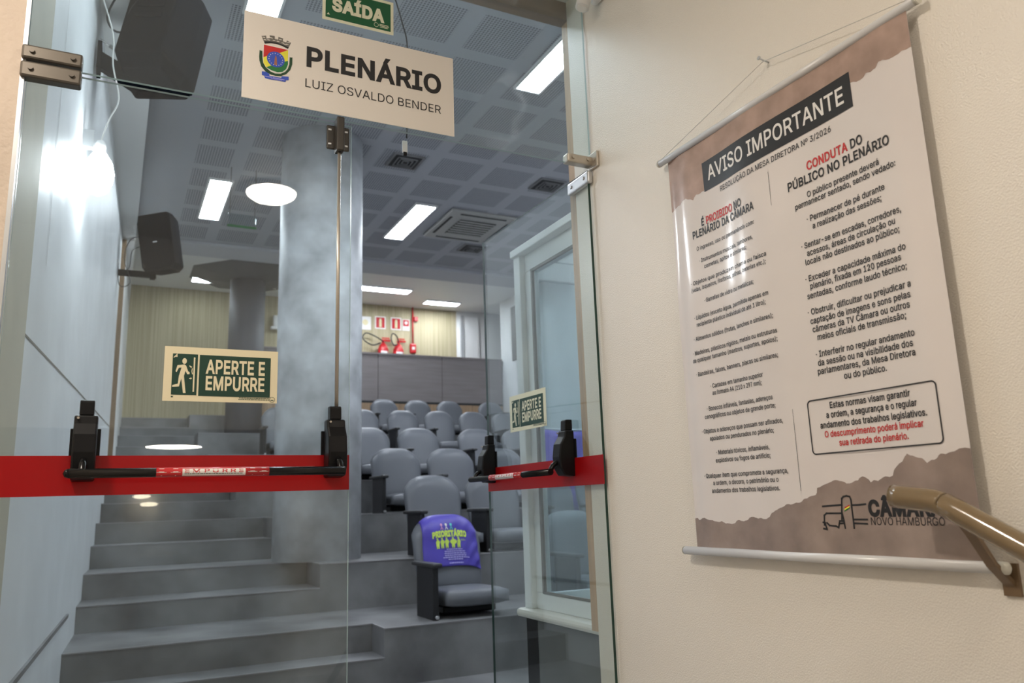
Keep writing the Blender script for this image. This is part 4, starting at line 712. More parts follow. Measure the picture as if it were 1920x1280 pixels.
def push_bar(mw, s, label, rod):
    """panic bar: local x along the leaf from hinge (0) to free edge (0.893); faces -y. s mirrors x."""
    t = thing('panic_bar', label, 'panic bar'); t.matrix_world = mw
    def X(x): return x
    xb = (0.207, 0.845)
    for i, x in enumerate(xb):
        # backing box: tall rounded wedge, narrow cap on top
        m = MB(); hw = 0.027
        prof = [(-0.004, -0.016), (-0.050, -0.012), (-0.066, 0.014), (-0.070, 0.055), (-0.064, 0.100), (-0.045, 0.128), (-0.040, 0.150), (-0.004, 0.150)]
        m.prism([(x-hw, py, 1.236+pz) for py, pz in prof], (2*hw, 0, 0))
        o = m.build('mechanism_box', 'black', t, bevel=0.005)
        m = MB(); m.prism([(x-hw*0.62, py, 1.386+pz) for py, pz in [(-0.004, 0), (-0.036, 0), (-0.034, 0.036), (-0.028, 0.040), (-0.004, 0.040)]], (2*hw*0.62, 0, 0)); m.build('top_cap', 'black', t, bevel=0.003)
        m = MB(); m.box(x-hw-0.008, x+hw+0.008, -0.006, 0.0, 1.255, 1.355); m.build('base_plate', 'black', t, bevel=0.002)
        m = MB(); m.tube([(x, -0.055, 1.275), (x, -0.082, 1.262), (x, -0.098, 1.238)], 0.009, 12); m.build('lever_arm', 'black_gloss', t)
        for dz in (1.262, 1.378):
            m = MB(); m.cyl((x-0.018, -0.066 if dz < 1.3 else -0.050, dz), (x-0.018, -0.045, dz), 0.003, n=10); m.build('screw', 'nickel', t)
    z = 1.237; a, b = xb[0]-0.028, xb[1]+0.010
    m = MB(); m.cyl((a, -0.10, z), (b, -0.10, z), 0.0118, n=28); m.lathe([(0.001, -0.012), (0.0085, -0.0085), (0.0118, 0)], 20, Matrix.Translation((a, -0.10, z))@Matrix.Rotation(-PI/2, 4, 'Y')@Matrix.Rotation(PI, 4, 'X')) ; bar = m.build('push_tube', 'black_gloss', t)
    mid = 0.5*(a+b)-0.006; hl = 0.138
    m = MB(); m.cyl((mid-hl, -0.10, z), (mid+hl, -0.10, z), 0.0121, n=28); m.build('red_sleeve', 'red_paint', bar)
    def arc(u, th, r=0.0124): return (mid+u, -0.10-math.cos(th)*r, z+math.sin(th)*r)
    m = MB()       # white label on the front of the tube, then arrows
    for k in range(8):
        t0 = -0.85+1.6*k/8; t1 = -0.85+1.6*(k+1)/8
        m.poly([arc(-0.077, t0), arc(0.077, t0), arc(0.077, t1), arc(-0.077, t1)])
    for cx in (-0.126, -0.093, 0.095, 0.124):
        m.poly([arc(cx-0.006, 0.85, 0.01255), arc(cx+0.006, 0.85, 0.01255), arc(cx+0.006, 0.0, 0.01255), arc(cx-0.006, 0.0, 0.01255)])
        m.poly([arc(cx-0.0125, 0.0, 0.01255), arc(cx+0.0125, 0.0, 0.01255), arc(cx, -0.85, 0.01255)])
    m.build('white_label', 'white_ink', bar)
    m = MB(); lettering(m, 'EMPURRE', lambda u, v: arc(-0.072+u, (v/0.0124)-0.10, 0.01262), 0.144, 0.0085, bold=0.02, sp=1.3)
    m.build('lettering', 'red_ink', bar)
    m = MB(); u = -0.072
    random.seed(9)
    while u < 0.068:
        wd = random.uniform(0.003, 0.008); m.poly([arc(u, -0.45, 0.01262), arc(u+wd, -0.45, 0.01262), arc(u+wd, -0.3, 0.01262), arc(u, -0.3, 0.01262)]); u += wd+0.0012
    m.build('small_print', 'greyink', bar)
    if rod:
        x = xb[1]
        m = MB(); m.cyl((x+0.004, -0.024, 1.42), (x+0.004, -0.024, 2.24), 0.0055, n=16); m.build('vertical_rod', 'nickel', t)
        m = MB(); m.box(x-0.032, x+0.040, -0.006, 0.0, 2.238, 2.318, bev=0.004); m.box(x-0.008, x+0.016, -0.042, -0.004, 2.222, 2.336, bev=0.004); m.build('top_latch', 'hardware_dark', t)
        for dx in (-0.022, 0.030):
            for dz in (2.255, 2.303): m = MB(); m.box(x+dx-0.005, x+dx+0.005, -0.0075, -0.005, dz-0.003, dz+0.003, bev=0.001); m.build('screw', 'alu', t)
    return t


LW = 0.893
# left leaf, closed
t = thing('glass_door', 'closed left glass door leaf with a red safety stripe', 'glass door', (-0.272, 0, 0))
m = MB(); glass_box(m, 0.004, LW, -0.005, 0.005, 0.02, 2.328, 1); m.build('pane', ['glass', 'glass_edge2'], t)
m = MB(); m.box(0.0, LW, -0.0062, -0.0052, 1.186, 1.286); m.build('red_stripe', 'tape', t)
mwL = Matrix.Translation((-0.272, 0, 0))
# right leaf, swung open into the hall
a = math.radians(-88.5)
mwR = Matrix.Translation((1.512, 0, 0)) @ Matrix.Rotation(a, 4, 'Z')
t = thing('glass_door', 'right glass door leaf standing open into the hall', 'glass door', (1.512, 0, 0), a)
m = MB(); glass_box(m, -LW, -0.004, -0.005, 0.005, 0.02, 2.328, 1); m.build('pane', ['glass', 'glass_edge'], t)
m = MB(); m.box(-LW, 0, -0.0062, -0.0052, 1.186, 1.286); m.build('red_stripe', 'tape', t)

push_bar(mwL @ Matrix.Translation((0.0, 0, 0)), 1, 'black panic push bar on the closed left glass door', True)
# the right bar: mirror so that hinge side stays at x=0 and the leaf runs to -x
push_bar(mwR @ Matrix.Translation((-1.052, 0, 0)), 1, 'black panic push bar on the open right glass door', False)
s1 = door_sign(Matrix.Translation((0.110, -0.005, 1.432)), 'sign_cream', 'green and cream push sign on the closed left door')
s2 = door_sign(mwR @ Matrix.Translation((-0.670, -0.005, 1.422)), 'sign_cream2', 'green and cream push sign on the open right door')

# patch fittings: clamp plates at the two top corners
def clamp(label, loc, rz, w_, parts):
    t = thing('patch_hinge', label, 'door hinge', loc, rz)
    for n, x0, x1, z0, z1, y, mat in parts:
        m = MB(); m.box(x0, x1, y-0.012, y+0.026, z0, z1, bev=0.006); o = m.build(n, mat, t)
        for dx in (x0+0.024, x1-0.024):
            m = MB(); m.cyl((dx, y-0.012, (z0+z1)/2+0.002), (dx, y-0.018, (z0+z1)/2+0.002), 0.0065, n=16); m.build('bolt', mat, o)
    return t
clamp('bronze clamp hinge at the upper left corner of the closed door', (-0.284, -0.012, 0), 0, 0.14,
      [('upper_plate', 0, 0.145, 2.345, 2.386, 0, 'hardware'), ('lower_plate', 0, 0.145, 2.292, 2.338, 0, 'hardware')])
t = clamp('worn metal clamp hinge at the upper right by the open door', (1.525, -0.012, 0), 0, 0.12,
      [('upper_plate', -0.115, -0.004, 2.338, 2.372, 0, 'nickel')])
m = MB(); m.box(-0.012, -0.0005, -0.045, 0.012, 2.325, 2.385, bev=0.003); o = m.build('wall_plate', 'nickel', t)
m = MB(); m.cyl((-0.012, -0.028, 2.355), (-0.016, -0.028, 2.355), 0.006, n=14); m.build('bolt', 'nickel', o)
m = MB(); m.box(-0.026, -0.004, 0.0, 0.15, 2.276, 2.322, bev=0.006); o = m.build('leaf_plate', 'alu', t)
for dy in (0.03, 0.12): m = MB(); m.cyl((-0.026, dy, 2.30), (-0.031, dy, 2.30), 0.0065, n=14); m.build('bolt', 'alu', o)

# ---- room name plate on the transom
t = thing('name_plate', 'large cream name plate with a coat of arms on the transom glass', 'sign', (0, -0.0055, 0))
MB().box(0.282, 0.974, -0.003, 0, 2.357, 2.648).build('plate', 'plate', t)
m = MB(); y = -0.0036
lettering(m, 'PLENÁRIO', lambda u, v: (0.4732+u, y, 2.5045+v), 0.455, 0.064, bold=0.030, res=5)
lettering(m, 'LUIZ OSVALDO BENDER', lambda u, v: (0.4709+u, y, 2.4309+v), 0.455, 0.0290, bold=0.0, res=5)
m.build('lettering', 'ink', t)
c = CREST
crest = MB(); crest.prism([(a, -0.0034, b) for a, b in c['shieldw']], (0, 0.0003, 0)); co = crest.build('coat_of_arms', 'white_ink', t)
def cpart(n, k, mat, yy):
    mm = MB(); mm.prism([(a, yy, b) for a, b in (c[k] if isinstance(k, str) else k)], (0, 0.0002, 0)); return mm.build(n, mat, co)
cpart('crown', 'crown', 'greyink', -0.0034); cpart('crown_band', 'crownband', 'ink', -0.0037)
mm = MB()       # pale brick courses of the mural crown
for (x, z) in [(0.341, 2.569), (0.356, 2.564), (0.364, 2.573), (0.372, 2.566), (0.384, 2.566), (0.391, 2.574), (0.399, 2.564), (0.412, 2.563), (0.416, 2.570), (0.345, 2.562), (0.378, 2.575), (0.406, 2.561)]:
    mm.box(x-0.004, x+0.004, -0.0039, -0.0036, z-0.001, z+0.001)
mm.build('crown_bricks', 'plate', co)
cpart('red_field', 'red', 'red_ink', -0.0038); cpart('yellow_field', 'yellow', 'yellow_ink', -0.00375); cpart('green_field', 'green', 'green_ink', -0.0039)
cx, cz = 0.3789, 2.5025
cpart('blue_disc', [(cx+0.0268*math.cos(k*PI/18), cz+0.0262*math.sin(k*PI/18)) for k in range(36)], 'blue_ink', -0.0041)
mm = MB()
for k in range(16):
    a_ = k*PI/8+0.1; px, pz = cx+0.0205*math.cos(a_), cz+0.0200*math.sin(a_)
    mm.poly([(px-0.0016, -0.0044, pz), (px, -0.0044, pz-0.0016), (px+0.0016, -0.0044, pz), (px, -0.0044, pz+0.0016)])
mm.build('stars', 'white_ink', co)
cpart('tower', [(cx-0.0048, cz-0.019), (cx+0.0042, cz-0.019), (cx+0.0028, cz+0.004), (cx+0.0006, cz+0.013), (cx-0.0008, cz+0.013), (cx-0.0030, cz+0.004)], 'skin_ink', -0.0045)
cpart('laurel', 'laurelL', 'dgreen_ink', -0.0036); cpart('laurel', 'laurelR', 'dgreen_ink', -0.0036)
cpart('scroll', 'scroll', 'blue_ink', -0.0040)
mm = MB(); mm.box(0.349, 0.3685, -0.0044, -0.0041, 2.4382, 2.4400); mm.box(0.3715, 0.407, -0.0044, -0.0041, 2.4382, 2.4402); mm.box(0.366, 0.40, -0.0044, -0.0041, 2.4352, 2.4363); mm.build('scroll_print', 'lilac_ink', co)

# ---- exit sign above
t = thing('exit_sign', 'green exit sign at the top edge reading SAÍDA', 'sign', (0, -0.0055, 0))
MB().box(0.521, 0.760, -0.0015, 0, 2.684, 2.806).build('plate', 'sign_cream2', t)
MB().box(0.531, 0.750, -0.0021, -0.001, 2.694, 2.796).build('green_field', 'sign_green2', t)
m = MB(); lettering(m, 'SAÍDA', lambda u, v: (0.5514+u, -0.0027, 2.7235+v), 0.177, 0.042, bold=0.045); m.build('lettering', 'sign_cream2', t)
m = MB()
for k in range(18):
    a0, a1 = 2*PI*k/18, 2*PI*(k+1)/18
    m.poly([(0.700+math.cos(q)*r2, -0.0027, 2.708+math.sin(q)*r2) for q, r2 in ((a0, 0.0066), (a1, 0.0066), (a1, 0.0080), (a0, 0.0080))])
m.build('seal_mark', 'sign_cream2', t); m = MB()
for i, (a_, b_) in enumerate([(0.711, 0.742), (0.711, 0.744), (0.713, 0.740)]): m.box(a_, b_, -0.003, -0.002, 2.7115-0.0048*i, 2.7135-0.0048*i)
m.build('small_print', 'sign_cream2', t); m = MB()
m.poly([(0.535, -0.0027, 2.703), (0.545, -0.0027, 2.703), (0.540, -0.0027, 2.711)])
m.build('small_mark', 'sign_cream2', t)

# ---- loose cable behind the plate
t = thing('hanging_cable', 'thin black cable hanging behind the name plate', 'cable', (0.79, 0.05, 3.05))
MB().tube([(-0.02, 0.08, 0), (0.0, 0.0, -0.20), (0.02, 0, -0.27), (0.036, 0, -0.33), (0.038, 0, -0.40), (0.036, 0, -0.6), (0.034, 0, -0.70)], 0.0026, 8).build('wire', 'rubber', t)
m = MB(); m.box(0.018, 0.036, -0.004, 0.004, -0.755, -0.712, bev=0.002); m.build('plug_shell', 'alu', t)
m = MB(); m.box(0.021, 0.033, -0.0055, 0.003, -0.766, -0.753, bev=0.001); m.build('plug_tip', 'black', t)

# ---- camera housing at the top of the right wall
t = thing('ceiling_camera', 'white tubular surveillance camera poking in above the right door corner', 'camera', (1.50, -0.13, 2.98))
m = MB(); m.cyl((-0.055, 0.01, -0.075), (-0.02, 0.0, 0.06), 0.026, n=24); m.build('body', 'white', t)
m = MB(); m.cyl((-0.056, 0.01, -0.079), (-0.055, 0.01, -0.075), 0.018, n=20); m.build('lens_face', 'marble', t)
m = MB(); m.box(-0.01, 0.022, -0.03, 0.03, -0.04, 0.08, bev=0.012); m.build('wall_bracket', 'white', t)
m = MB(); m.box(-0.062, -0.048, -0.022, -0.020, -0.048, -0.044); m.build('mark', 'ink', t)

# ================================================================ NOTICE BANNER
XP = 1.470
def PB(y, z, off=0.0):      # the hanging sheet: soft curl at both side edges
    t = (y+0.498)/-0.840
    c = 0.012*math.exp(-(t/0.05)**2)+0.004*math.exp(-((1-t)/0.05)**2)+0.0025*math.sin(t*11)
    g = math.exp(-((z-1.74)/0.30)**2)
    c -= g*0.0060*math.tanh(-(y+0.770)/0.045)*math.exp(-((y+0.77)/0.16)**2)
    c += 0.010*math.tanh((z-1.78)/0.18)*math.exp(-((y+0.72)/0.22)**2)*g
    k = (XP+0.025)/XP
    return Vector((XP+0.025+c-off, -2.316+(y+2.316)*k, 1.13+(z-1.13)*k))
def PR(y, z):
    k = (XP+0.027)/XP
    return Vector((XP+0.027, -2.316+(y+2.316)*k, 1.13+(z-1.13)*k))
t = thing('notice_banner', 'large printed notice banner hanging from a cord on the cream wall', 'banner', (0, 0, 0))
Y0, Y1, Z0, Z1 = -0.494, -1.338, 0.992, 2.145
m = MB(); NU, NV = 90, 24
for off in (0.0, -0.0008):
    g = [[m.bm.verts.new(PB(Y0+(Y1-Y0)*i/NU, Z0+(Z1-Z0)*j/NV, off)) for j in range(NV+1)] for i in range(NU+1)]
    for i in range(NU):
        for j in range(NV): m._f([g[i][j], g[i+1][j], g[i+1][j+1], g[i][j+1]], True)
sheet = m.build('sheet', 'poster', t, recalc=False)
def jag(pts, n=3, amp=0.0035, seed=1):
    random.seed(seed); P = list(pts)
    for _ in range(n):
        Q = []
        for (a, b), (c_, d) in zip(P, P[1:]):
            L = math.hypot(c_-a, d-b); Q.append((a, b)); Q.append(((a+c_)/2+random.uniform(-1, 1)*amp*min(1, L/0.02)*0.4, (b+d)/2+random.uniform(-1, 1)*amp*min(1, L/0.02)))
        Q.append(P[-1]); P = Q; amp *= 0.55
    return P
TOP = [(-0.494, 1.981), (-0.4998, 1.9832), (-0.5407, 1.9887), (-0.5695, 1.9991), (-0.602, 1.9818), (-0.6163, 1.9945), (-0.6445, 1.994), (-0.66, 1.996), (-0.80, 2.02), (-1.00, 2.03), (-1.1812, 2.0541), (-1.2126, 2.0479), (-1.2227, 2.0549), (-1.2491, 2.053), (-1.2595, 2.0636), (-1.2966, 2.0551), (-1.338, 2.056)]
BOT = [(-0.494, 1.0720), (-0.5145, 1.0681), (-0.5402, 1.0749), (-0.5774, 1.0683), (-0.6141, 1.0662), (-0.6296, 1.0598), (-0.6618, 1.06), (-0.682, 1.0694), (-0.7065, 1.0678), (-0.7226, 1.075), (-0.7551, 1.0729), (-0.796, 1.077), (-0.8118, 1.089), (-0.8554, 1.1066), (-0.8714, 1.1063), (-0.9036, 1.1117), (-0.9159, 1.1192), (-0.9491, 1.1271), (-0.955, 1.1427), (-0.9932, 1.1541), (-1.0217, 1.1558), (-1.0381, 1.1496), (-1.0694, 1.1552), (-1.0787, 1.1622), (-1.09, 1.1611), (-1.1013, 1.15), (-1.1208, 1.1519), (-1.1409, 1.161), (-1.1594, 1.162), (-1.1642, 1.1734), (-1.1877, 1.1902), (-1.2002, 1.2048), (-1.2153, 1.1986), (-1.2357, 1.1923), (-1.2441, 1.183), (-1.2615, 1.1881), (-1.2768, 1.1994), (-1.2957, 1.2006), (-1.338, 1.205)]
def strip(m, edge, zz, off):
    e = [p for p in edge]
    for (a, b), (c_, d) in zip(e, e[1:]):
        if a-c_ < 1e-5: continue
        m.poly([PB(a, b, off), PB(c_, d, off), PB(c_, zz, off), PB(a, zz, off)])
def mono(P):
    Q = [P[0]]
    for p in P[1:]:
        if p[0] < Q[-1][0]-1e-5: Q.append(p)
    return Q
m = MB(); strip(m, mono(jag(TOP, 3, 0.004, 5)), Z1, 0.0005); m.build('torn_paper_print', 'kraft', sheet)
m = MB(); strip(m, mono(jag(BOT, 3, 0.004, 8)), Z0, 0.0005); m.build('torn_paper_print', 'kraft2', sheet)
m = MB()
n = 24
for i in range(n):
    ya, yb = -0.6524-0.5268*i/n, -0.6524-0.5268*(i+1)/n
    za = lambda y_: 2.0755+0.0078*((-0.6524-y_)/0.5268); zb = lambda y_: 1.9884+0.0078*((-0.6524-y_)/0.5268)
    m.poly([PB(ya, zb(ya), 0.0009), PB(yb, zb(yb), 0.0009), PB(yb, za(yb), 0.0009), PB(ya, za(ya), 0.0009)])
m.build('title_block', 'ink', sheet)
CAPS = {0: 0.0215, 1: 0.0118, 2: 0.0142, 3: 0.0138, 4: 0.031, 5: 0.0160}
mk, mr, mw_ = MB(), MB(), MB(); mk.mi = 0
for (s_, a_, b_, k_, col) in LINES:
    width = a_[0]-b_[0]; zz = (a_[1]+b_[1])/2
    cap = CAPS[k_]; bold = {0: 0.022, 1: 0.010, 2: 0.014, 3: 0.018, 4: 0.045, 5: 0.0}[k_]
    if s_.startswith('AVISO'): cap = 0.0415; bold = 0.012
    if s_.startswith('RESOLU'): cap = 0.0150; bold = 0.006
    if s_.startswith('É '): s_ = 'É |PROIBIDO| NO'
    if k_ in (0, 5) and not s_.startswith('RESOLU') and not s_.startswith('AVISO'): zz = zz
    mm = {'k': mk, 'r': mr, 'w': mw_}[col]
    lettering(mm, s_, lambda u, v, A=a_[0], Z=zz: PB(A-u, Z+v, 0.0012), width, cap, bold=bold, res=2)
mk.build('lettering', ['ink', 'red_ink'], sheet); mr.build('red_lettering', 'red_ink', sheet)['label'] = 'red warning lines'; mw_.build('title_lettering', 'white_ink', sheet)
def ribbon(m, pts, wd, off=0.0012):
    for (a, b), (c_, d) in zip(pts, pts[1:]):
        L = math.hypot(c_-a, d-b)
        if L < 1e-6: continue
        ny, nz = -(d-b)/L*wd/2, (c_-a)/L*wd/2; ey, ez = (c_-a)/L*wd/2, (d-b)/L*wd/2
        m.poly([PB(a-ey+ny, b-ez+nz, off), PB(c_+ey+ny, d+ez+nz, off), PB(c_+ey-ny, d+ez-nz, off), PB(a-ey-ny, b-ez-nz, off)])
m = MB()
def rr(y0, y1, z0, z1, r, n=6):
    P = []
    for cr, cz, a0 in ((-y0+r, z1-r, 180), (-y1-r, z1-r, 90), (-y1-r, z0+r, 0), (-y0+r, z0+r, -90)):
        for k in range(n+1):
            a_ = math.radians(a0-90*k/n); P.append((-(cr+r*math.cos(a_)), cz+r*math.sin(a_)))
    P.append(P[0]); return P
ribbon(m, rr(-0.9545, -1.2870, 1.2197, 1.3446, 0.010), 0.0030)
ribbon(m, [(-0.9070, 1.9454), (-0.9070, 1.1374)], 0.0011)
for l in LOGO: ribbon(m, l, 0.0040)
m.build('line_work', 'ink', sheet)
m = MB(); F = FLAG
def lerp(a, b, t_): return (a[0]+(b[0]-a[0])*t_, a[1]+(b[1]-a[1])*t_)
for i in range(3):
    m.mi = i; q = [lerp(F[0], F[3], i/3), lerp(F[1], F[2], i/3), lerp(F[1], F[2], (i+1)/3), lerp(F[0], F[3], (i+1)/3)]
    m.poly([PB(a_, b_, 0.0013) for a_, b_ in q])
m.build('flag_mark', ['red_ink', 'yellow_ink', 'green_ink'], sheet)
m = MB(); m.cyl(PR(-0.470, 2.150), PR(-1.362, 2.150), 0.0105, n=24); ro = m.build('top_rod', 'rod', t)
m = MB(); m.cyl(PR(-0.463, 2.150), PR(-0.470, 2.150), 0.0105, 0.0112, n=24); m.build('end_cap', 'rod_end', ro); m = MB(); m.cyl(PR(-1.370, 2.150), PR(-1.362, 2.150), 0.0112, n=24); m.build('end_cap', 'rod_end', ro)
m = MB(); m.cyl(PR(-0.456, 0.985), PR(-1.352, 0.985), 0.0115, n=24); ro = m.build('bottom_rod', 'rod', t)
m = MB(); m.lathe([(0.006, -0.014), (0.0115, -0.010), (0.0122, 0.0), (0.0122, 0.014)], 24, Matrix.Translation(PR(-1.366, 0.985))@Matrix.Rotation(-PI/2, 4, 'X')); m.build('end_cap', 'rod_end', ro); m = MB(); m.lathe([(0.008, -0.004), (0.0115, 0.0)], 24, Matrix.Translation(PR(-0.452, 0.985))@Matrix.Rotation(PI/2, 4, 'X')); m.build('end_cap', 'rod_end', ro)
m = MB(); nl = (1.502, -0.895, 2.272)
m.tube([PR(-0.473, 2.160), nl], 0.0010, 6, sub=1); m.build('cord', 'string', t); m = MB(); m.tube([nl, PR(-1.358, 2.160)], 0.0010, 6, sub=1); m.build('cord', 'string', t)
t = thing('wall_nail', 'small steel nail holding the banner cord on the wall', 'nail', (1.525, -0.895, 2.276))
m = MB(); m.cyl((0, 0, 0), (-0.034, 0.0, 0.004), 0.0022, n=12); m.build('shank', 'alu', t)
m = MB(); m.cyl((-0.034, 0, 0.004), (-0.037, 0, 0.0045), 0.0055, n=16); m.build('head', 'alu', t)

# ================================================================ HANDRAIL
t = thing('handrail', 'tan enamelled tubular handrail bending down in front of the banner', 'handrail', (1.40, -1.2, 0))
P = [(0, -0.012, 1.1195), (0, -0.070, 1.1125), (0, -0.098, 1.1085), (0, -0.118, 1.101), (0, -0.145, 1.088), (0, -0.40, 0.948), (0, -1.1, 0.565), (0, -2.4, -0.14)]
MB().tube(P, 0.0225, 28, sub=3).build('tube', 'rail', t)
m = MB(); m.lathe([(0.004, 0.0045), (0.014, 0.003), (0.0205, 0.0), (0.0225, -0.003)], 28, Matrix.Translation((0, -0.012, 1.1195))@Matrix.Rotation(-PI/2-0.1, 4, 'X')); m.build('end_cap', 'rail', t)
m = MB(); m.prism([(0.000, -0.128, 1.082), (0.035, -0.130, 1.040), (0.075, -0.133, 0.985), (0.120, -0.135, 0.945), (0.122, -0.135, 0.956), (0.079, -0.133, 0.993), (0.041, -0.130, 1.048), (0.006, -0.128, 1.088)], (0, -0.020, 0)); m.build('bracket', 'brownstrip', t)
m = MB(); m.box(0.118, 0.1245, -0.163, -0.130, 0.93, 0.99); m.build('wall_plate', 'brownstrip', t)

# ================================================================ SEATS
W, HT, TH = 0.27, 0.575, 0.085
def bk(u, v, off=0.0):       # front surface of a backrest, u -1..1 across, v 0..1 up
    zt = HT*(1-0.26*abs(u)**3.4); wz = 1-0.10*(1-v)**1.5
    x = W*u*wz; z = 0.125+zt*v
    y = 0.085+0.13*(z-0.125)/HT-0.045*(1-u**4)*(1-(2*v-1)**8)
    y += 0.02*max(0, (v-0.8)/0.2)**2
    return Vector((x, y-off, z))
def make_backrest(t):
    m = MB(); NU, NV = 20, 16
    fr = [[m.bm.verts.new(bk(-1+2*i/NU, j/NV)) for j in range(NV+1)] for i in range(NU+1)]
    md = [[None]*(NV+1) for i in range(NU+1)]
    for i in range(NU+1):
        for j in range(NV+1):
            u = -1+2*i/NU; v = j/NV; p = bk(u*0.97, min(v, 0.985) if v > 0.5 else max(v, 0.015)); p.y = 0.085+0.13*(p.z-0.125)/HT+TH*(0.55+0.45*(1-abs(u)**6)); md[i][j] = m.bm.verts.new(p)
    for i in range(NU):
        for j in range(NV):
            m._f([fr[i][j], fr[i+1][j], fr[i+1][j+1], fr[i][j+1]], True)
            m.mi = 1; m._f([md[i][j], md[i][j+1], md[i+1][j+1], md[i+1][j]], True); m.mi = 0
    for i in range(NU):
        m._f([fr[i][NV], fr[i+1][NV], md[i+1][NV], md[i][NV]], True); m._f([fr[i][0], md[i][0], md[i+1][0], fr[i+1][0]], True)
    for j in range(NV):
        m._f([fr[0][j], fr[0][j+1], md[0][j+1], md[0][j]], True); m._f([fr[NU][j], md[NU][j], md[NU][j+1], fr[NU][j+1]], True)
    return m.build('backrest', ['vinyl', 'vinyl_back'], t)
def make_seat():
    t = thing('auditorium_seat', 'seat', 'seat')
    make_backrest(t)
    m = MB()        # cushion: padded slab with a rolled front edge
    NX, NY = 14, 12
    def cu(i, j, top):
        u = -1+2*i/NX; v = j/NY; x = 0.245*u*(1-0.05*(1-v)); y = -0.40+0.47*v-0.03*(1-u*u)*(1-v)
        e = (1-abs(u)**5)*(1-abs(2*v-1)**6)
        return Vector((x, y, 0.115+(0.075 if top else -0.055)*(0.60+0.40*e)+0.010*(1-v)))
    g = {}
    for tp in (True, False):
        for i in range(NX+1):
            for j in range(NY+1): g[tp, i, j] = m.bm.verts.new(cu(i, j, tp))
    for i in range(NX):
        for j in range(NY):
            m._f([g[True, i, j], g[True, i+1, j], g[True, i+1, j+1], g[True, i, j+1]], True); m._f([g[False, i, j], g[False, i, j+1], g[False, i+1, j+1], g[False, i+1, j]], True)
    for i in range(NX):
        for j in (0, NY): m._f([g[True, i, j], g[False, i, j], g[False, i+1, j], g[True, i+1, j]], True)
    for j in range(NY):
        for i in (0, NX): m._f([g[True, i, j], g[True, i, j+1], g[False, i, j+1], g[False, i, j]], True)
    m.build('cushion', 'vinyl', t)
    m = MB(); m.box(-0.20, 0.20, -0.25, 0.08, 0.015, 0.07, bev=0.01); m.build('under_tray', 'black', t)
    MB().box(-0.325, -0.285, -0.38, -0.06, 0.0, 0.352, bev=0.004).build('side_panel', 'side', t)
    m = MB(); m.box(-0.340, -0.270, -0.43, 0.02, 0.350, 0.382, bev=0.012); m.build('armrest', 'arm', t)
    m = MB(); m.cyl((-0.285, -0.10, 0.12), (-0.25, -0.10, 0.12), 0.022, n=14); m.build('pivot', 'alu', t); m = MB(); m.cyl((-0.30, -0.40, 0.02), (-0.30, -0.36, 0.02), 0.012, n=10); m.build('foot', 'alu', t)
    return t
proto = make_seat(); used = False
ROWS = {1: [2.375, 3.53, 4.15, 4.77], 2: [2.700, 3.315, 3.93, 4.545, 5.16], 3: [2.72, 3.35, 3.98, 4.61, 5.24], 4: [2.75, 3.39, 4.19, 4.81, 5.43],
        5: [1.90, 2.45, 3.00, 3.57, 4.11, 4.64, 5.17], 6: [2.30, 2.86, 3.66, 4.20, 4.73, 5.45]}
pos_words = ['first', 'second', 'third', 'fourth', 'fifth', 'sixth', 'seventh']
rowname = {1: 'bottom row', 2: 'second row from the bottom', 3: 'third row from the bottom', 4: 'fourth row from the bottom', 5: 'fifth row from the bottom', 6: 'top row'}
for k in range(1, 7):
    sc = {1: 1.03, 2: 1.03, 3: 1.02, 4: 1.0, 5: 0.90, 6: 0.86}[k]
    for i, x in enumerate(ROWS[k]):
        o = proto if not used else copy_tree(proto)
        used = True
        o.location = (x, YF[k-1]+0.50, 0.36*k); sw = sc if k < 5 else sc*0.98
        o.scale = (sc*(0.93 if k > 4 else 1), sc, {1: 1.0, 2: 1.0, 3: 0.97, 4: 0.94, 5: 0.94, 6: 0.86}[k])
        o['category'] = 'seat'
        if k == 1 and i == 0: o['label'] = 'grey padded auditorium seat under the purple PRIORITÁRIO cover, bottom row'
        else: o['label'] = 'grey padded auditorium seat, %s from the left in the %s' % (pos_words[i], rowname[k])
        o['group'] = 'auditorium seats in the %s' % rowname[k]
        o.name = 'auditorium_seat' if o is proto else o.name
S1 = (2.375, YF[0]+0.50, 0.36); SC1 = 1.03
# purple priority cover drawn over the first backrest
def cov(u, v, off=0.010):
    p = bk(u, v, 0)
    wr = 0.006*math.sin(7*u+3*v)+0.008*max(0, u-0.1)*math.sin(9*(u*1.2-v*1.6)*2)+0.004*math.sin(16*v+4*u)
    return Vector((S1[0]+p.x*SC1, S1[1]+(p.y-off-0.006+wr*0.8)*SC1, S1[2]+p.z))
t = thing('seat_cover', 'purple cloth cover printed PRIORITÁRIO on the nearest seat', 'seat cover', (0, 0, 0))
m = MB(); NU, NV = 40, 36
gr = []
for i in range(NU+1):
    row = []
    for j in range(NV+1):
        u = -0.84+1.80*i/NU; v = 0.34+0.665*j/NV
        u2 = u*(0.90+0.10*(1-j/NV)) if u < 0 else u*(0.86+0.14*(1-j/NV))
        row.append(m.bm.verts.new(cov(max(-1, min(0.99, u2)), min(v, 1.0), 0.010) + Vector((0, (0.10*max(0, v-1.0)*15), 0.004 if v >= 1 else 0))))
    for q in range(3):
        p = row[-1].co.copy(); p.y += 0.035; p.z -= 0.002+0.012*q; row.append(m.bm.verts.new(p))
    gr.append(row)
for i in range(NU):
    for j in range(len(gr[0])-1): m._f([gr[i][j], gr[i+1][j], gr[i+1][j+1], gr[i][j+1]], True)
cloth = m.build('cloth', 'purple', t)
sd = cloth.modifiers.new('solid', 'SOLIDIFY'); sd.thickness = 0.002; sd.offset = 1
def covp(x, v, off=0.016): return cov(x, v, off)
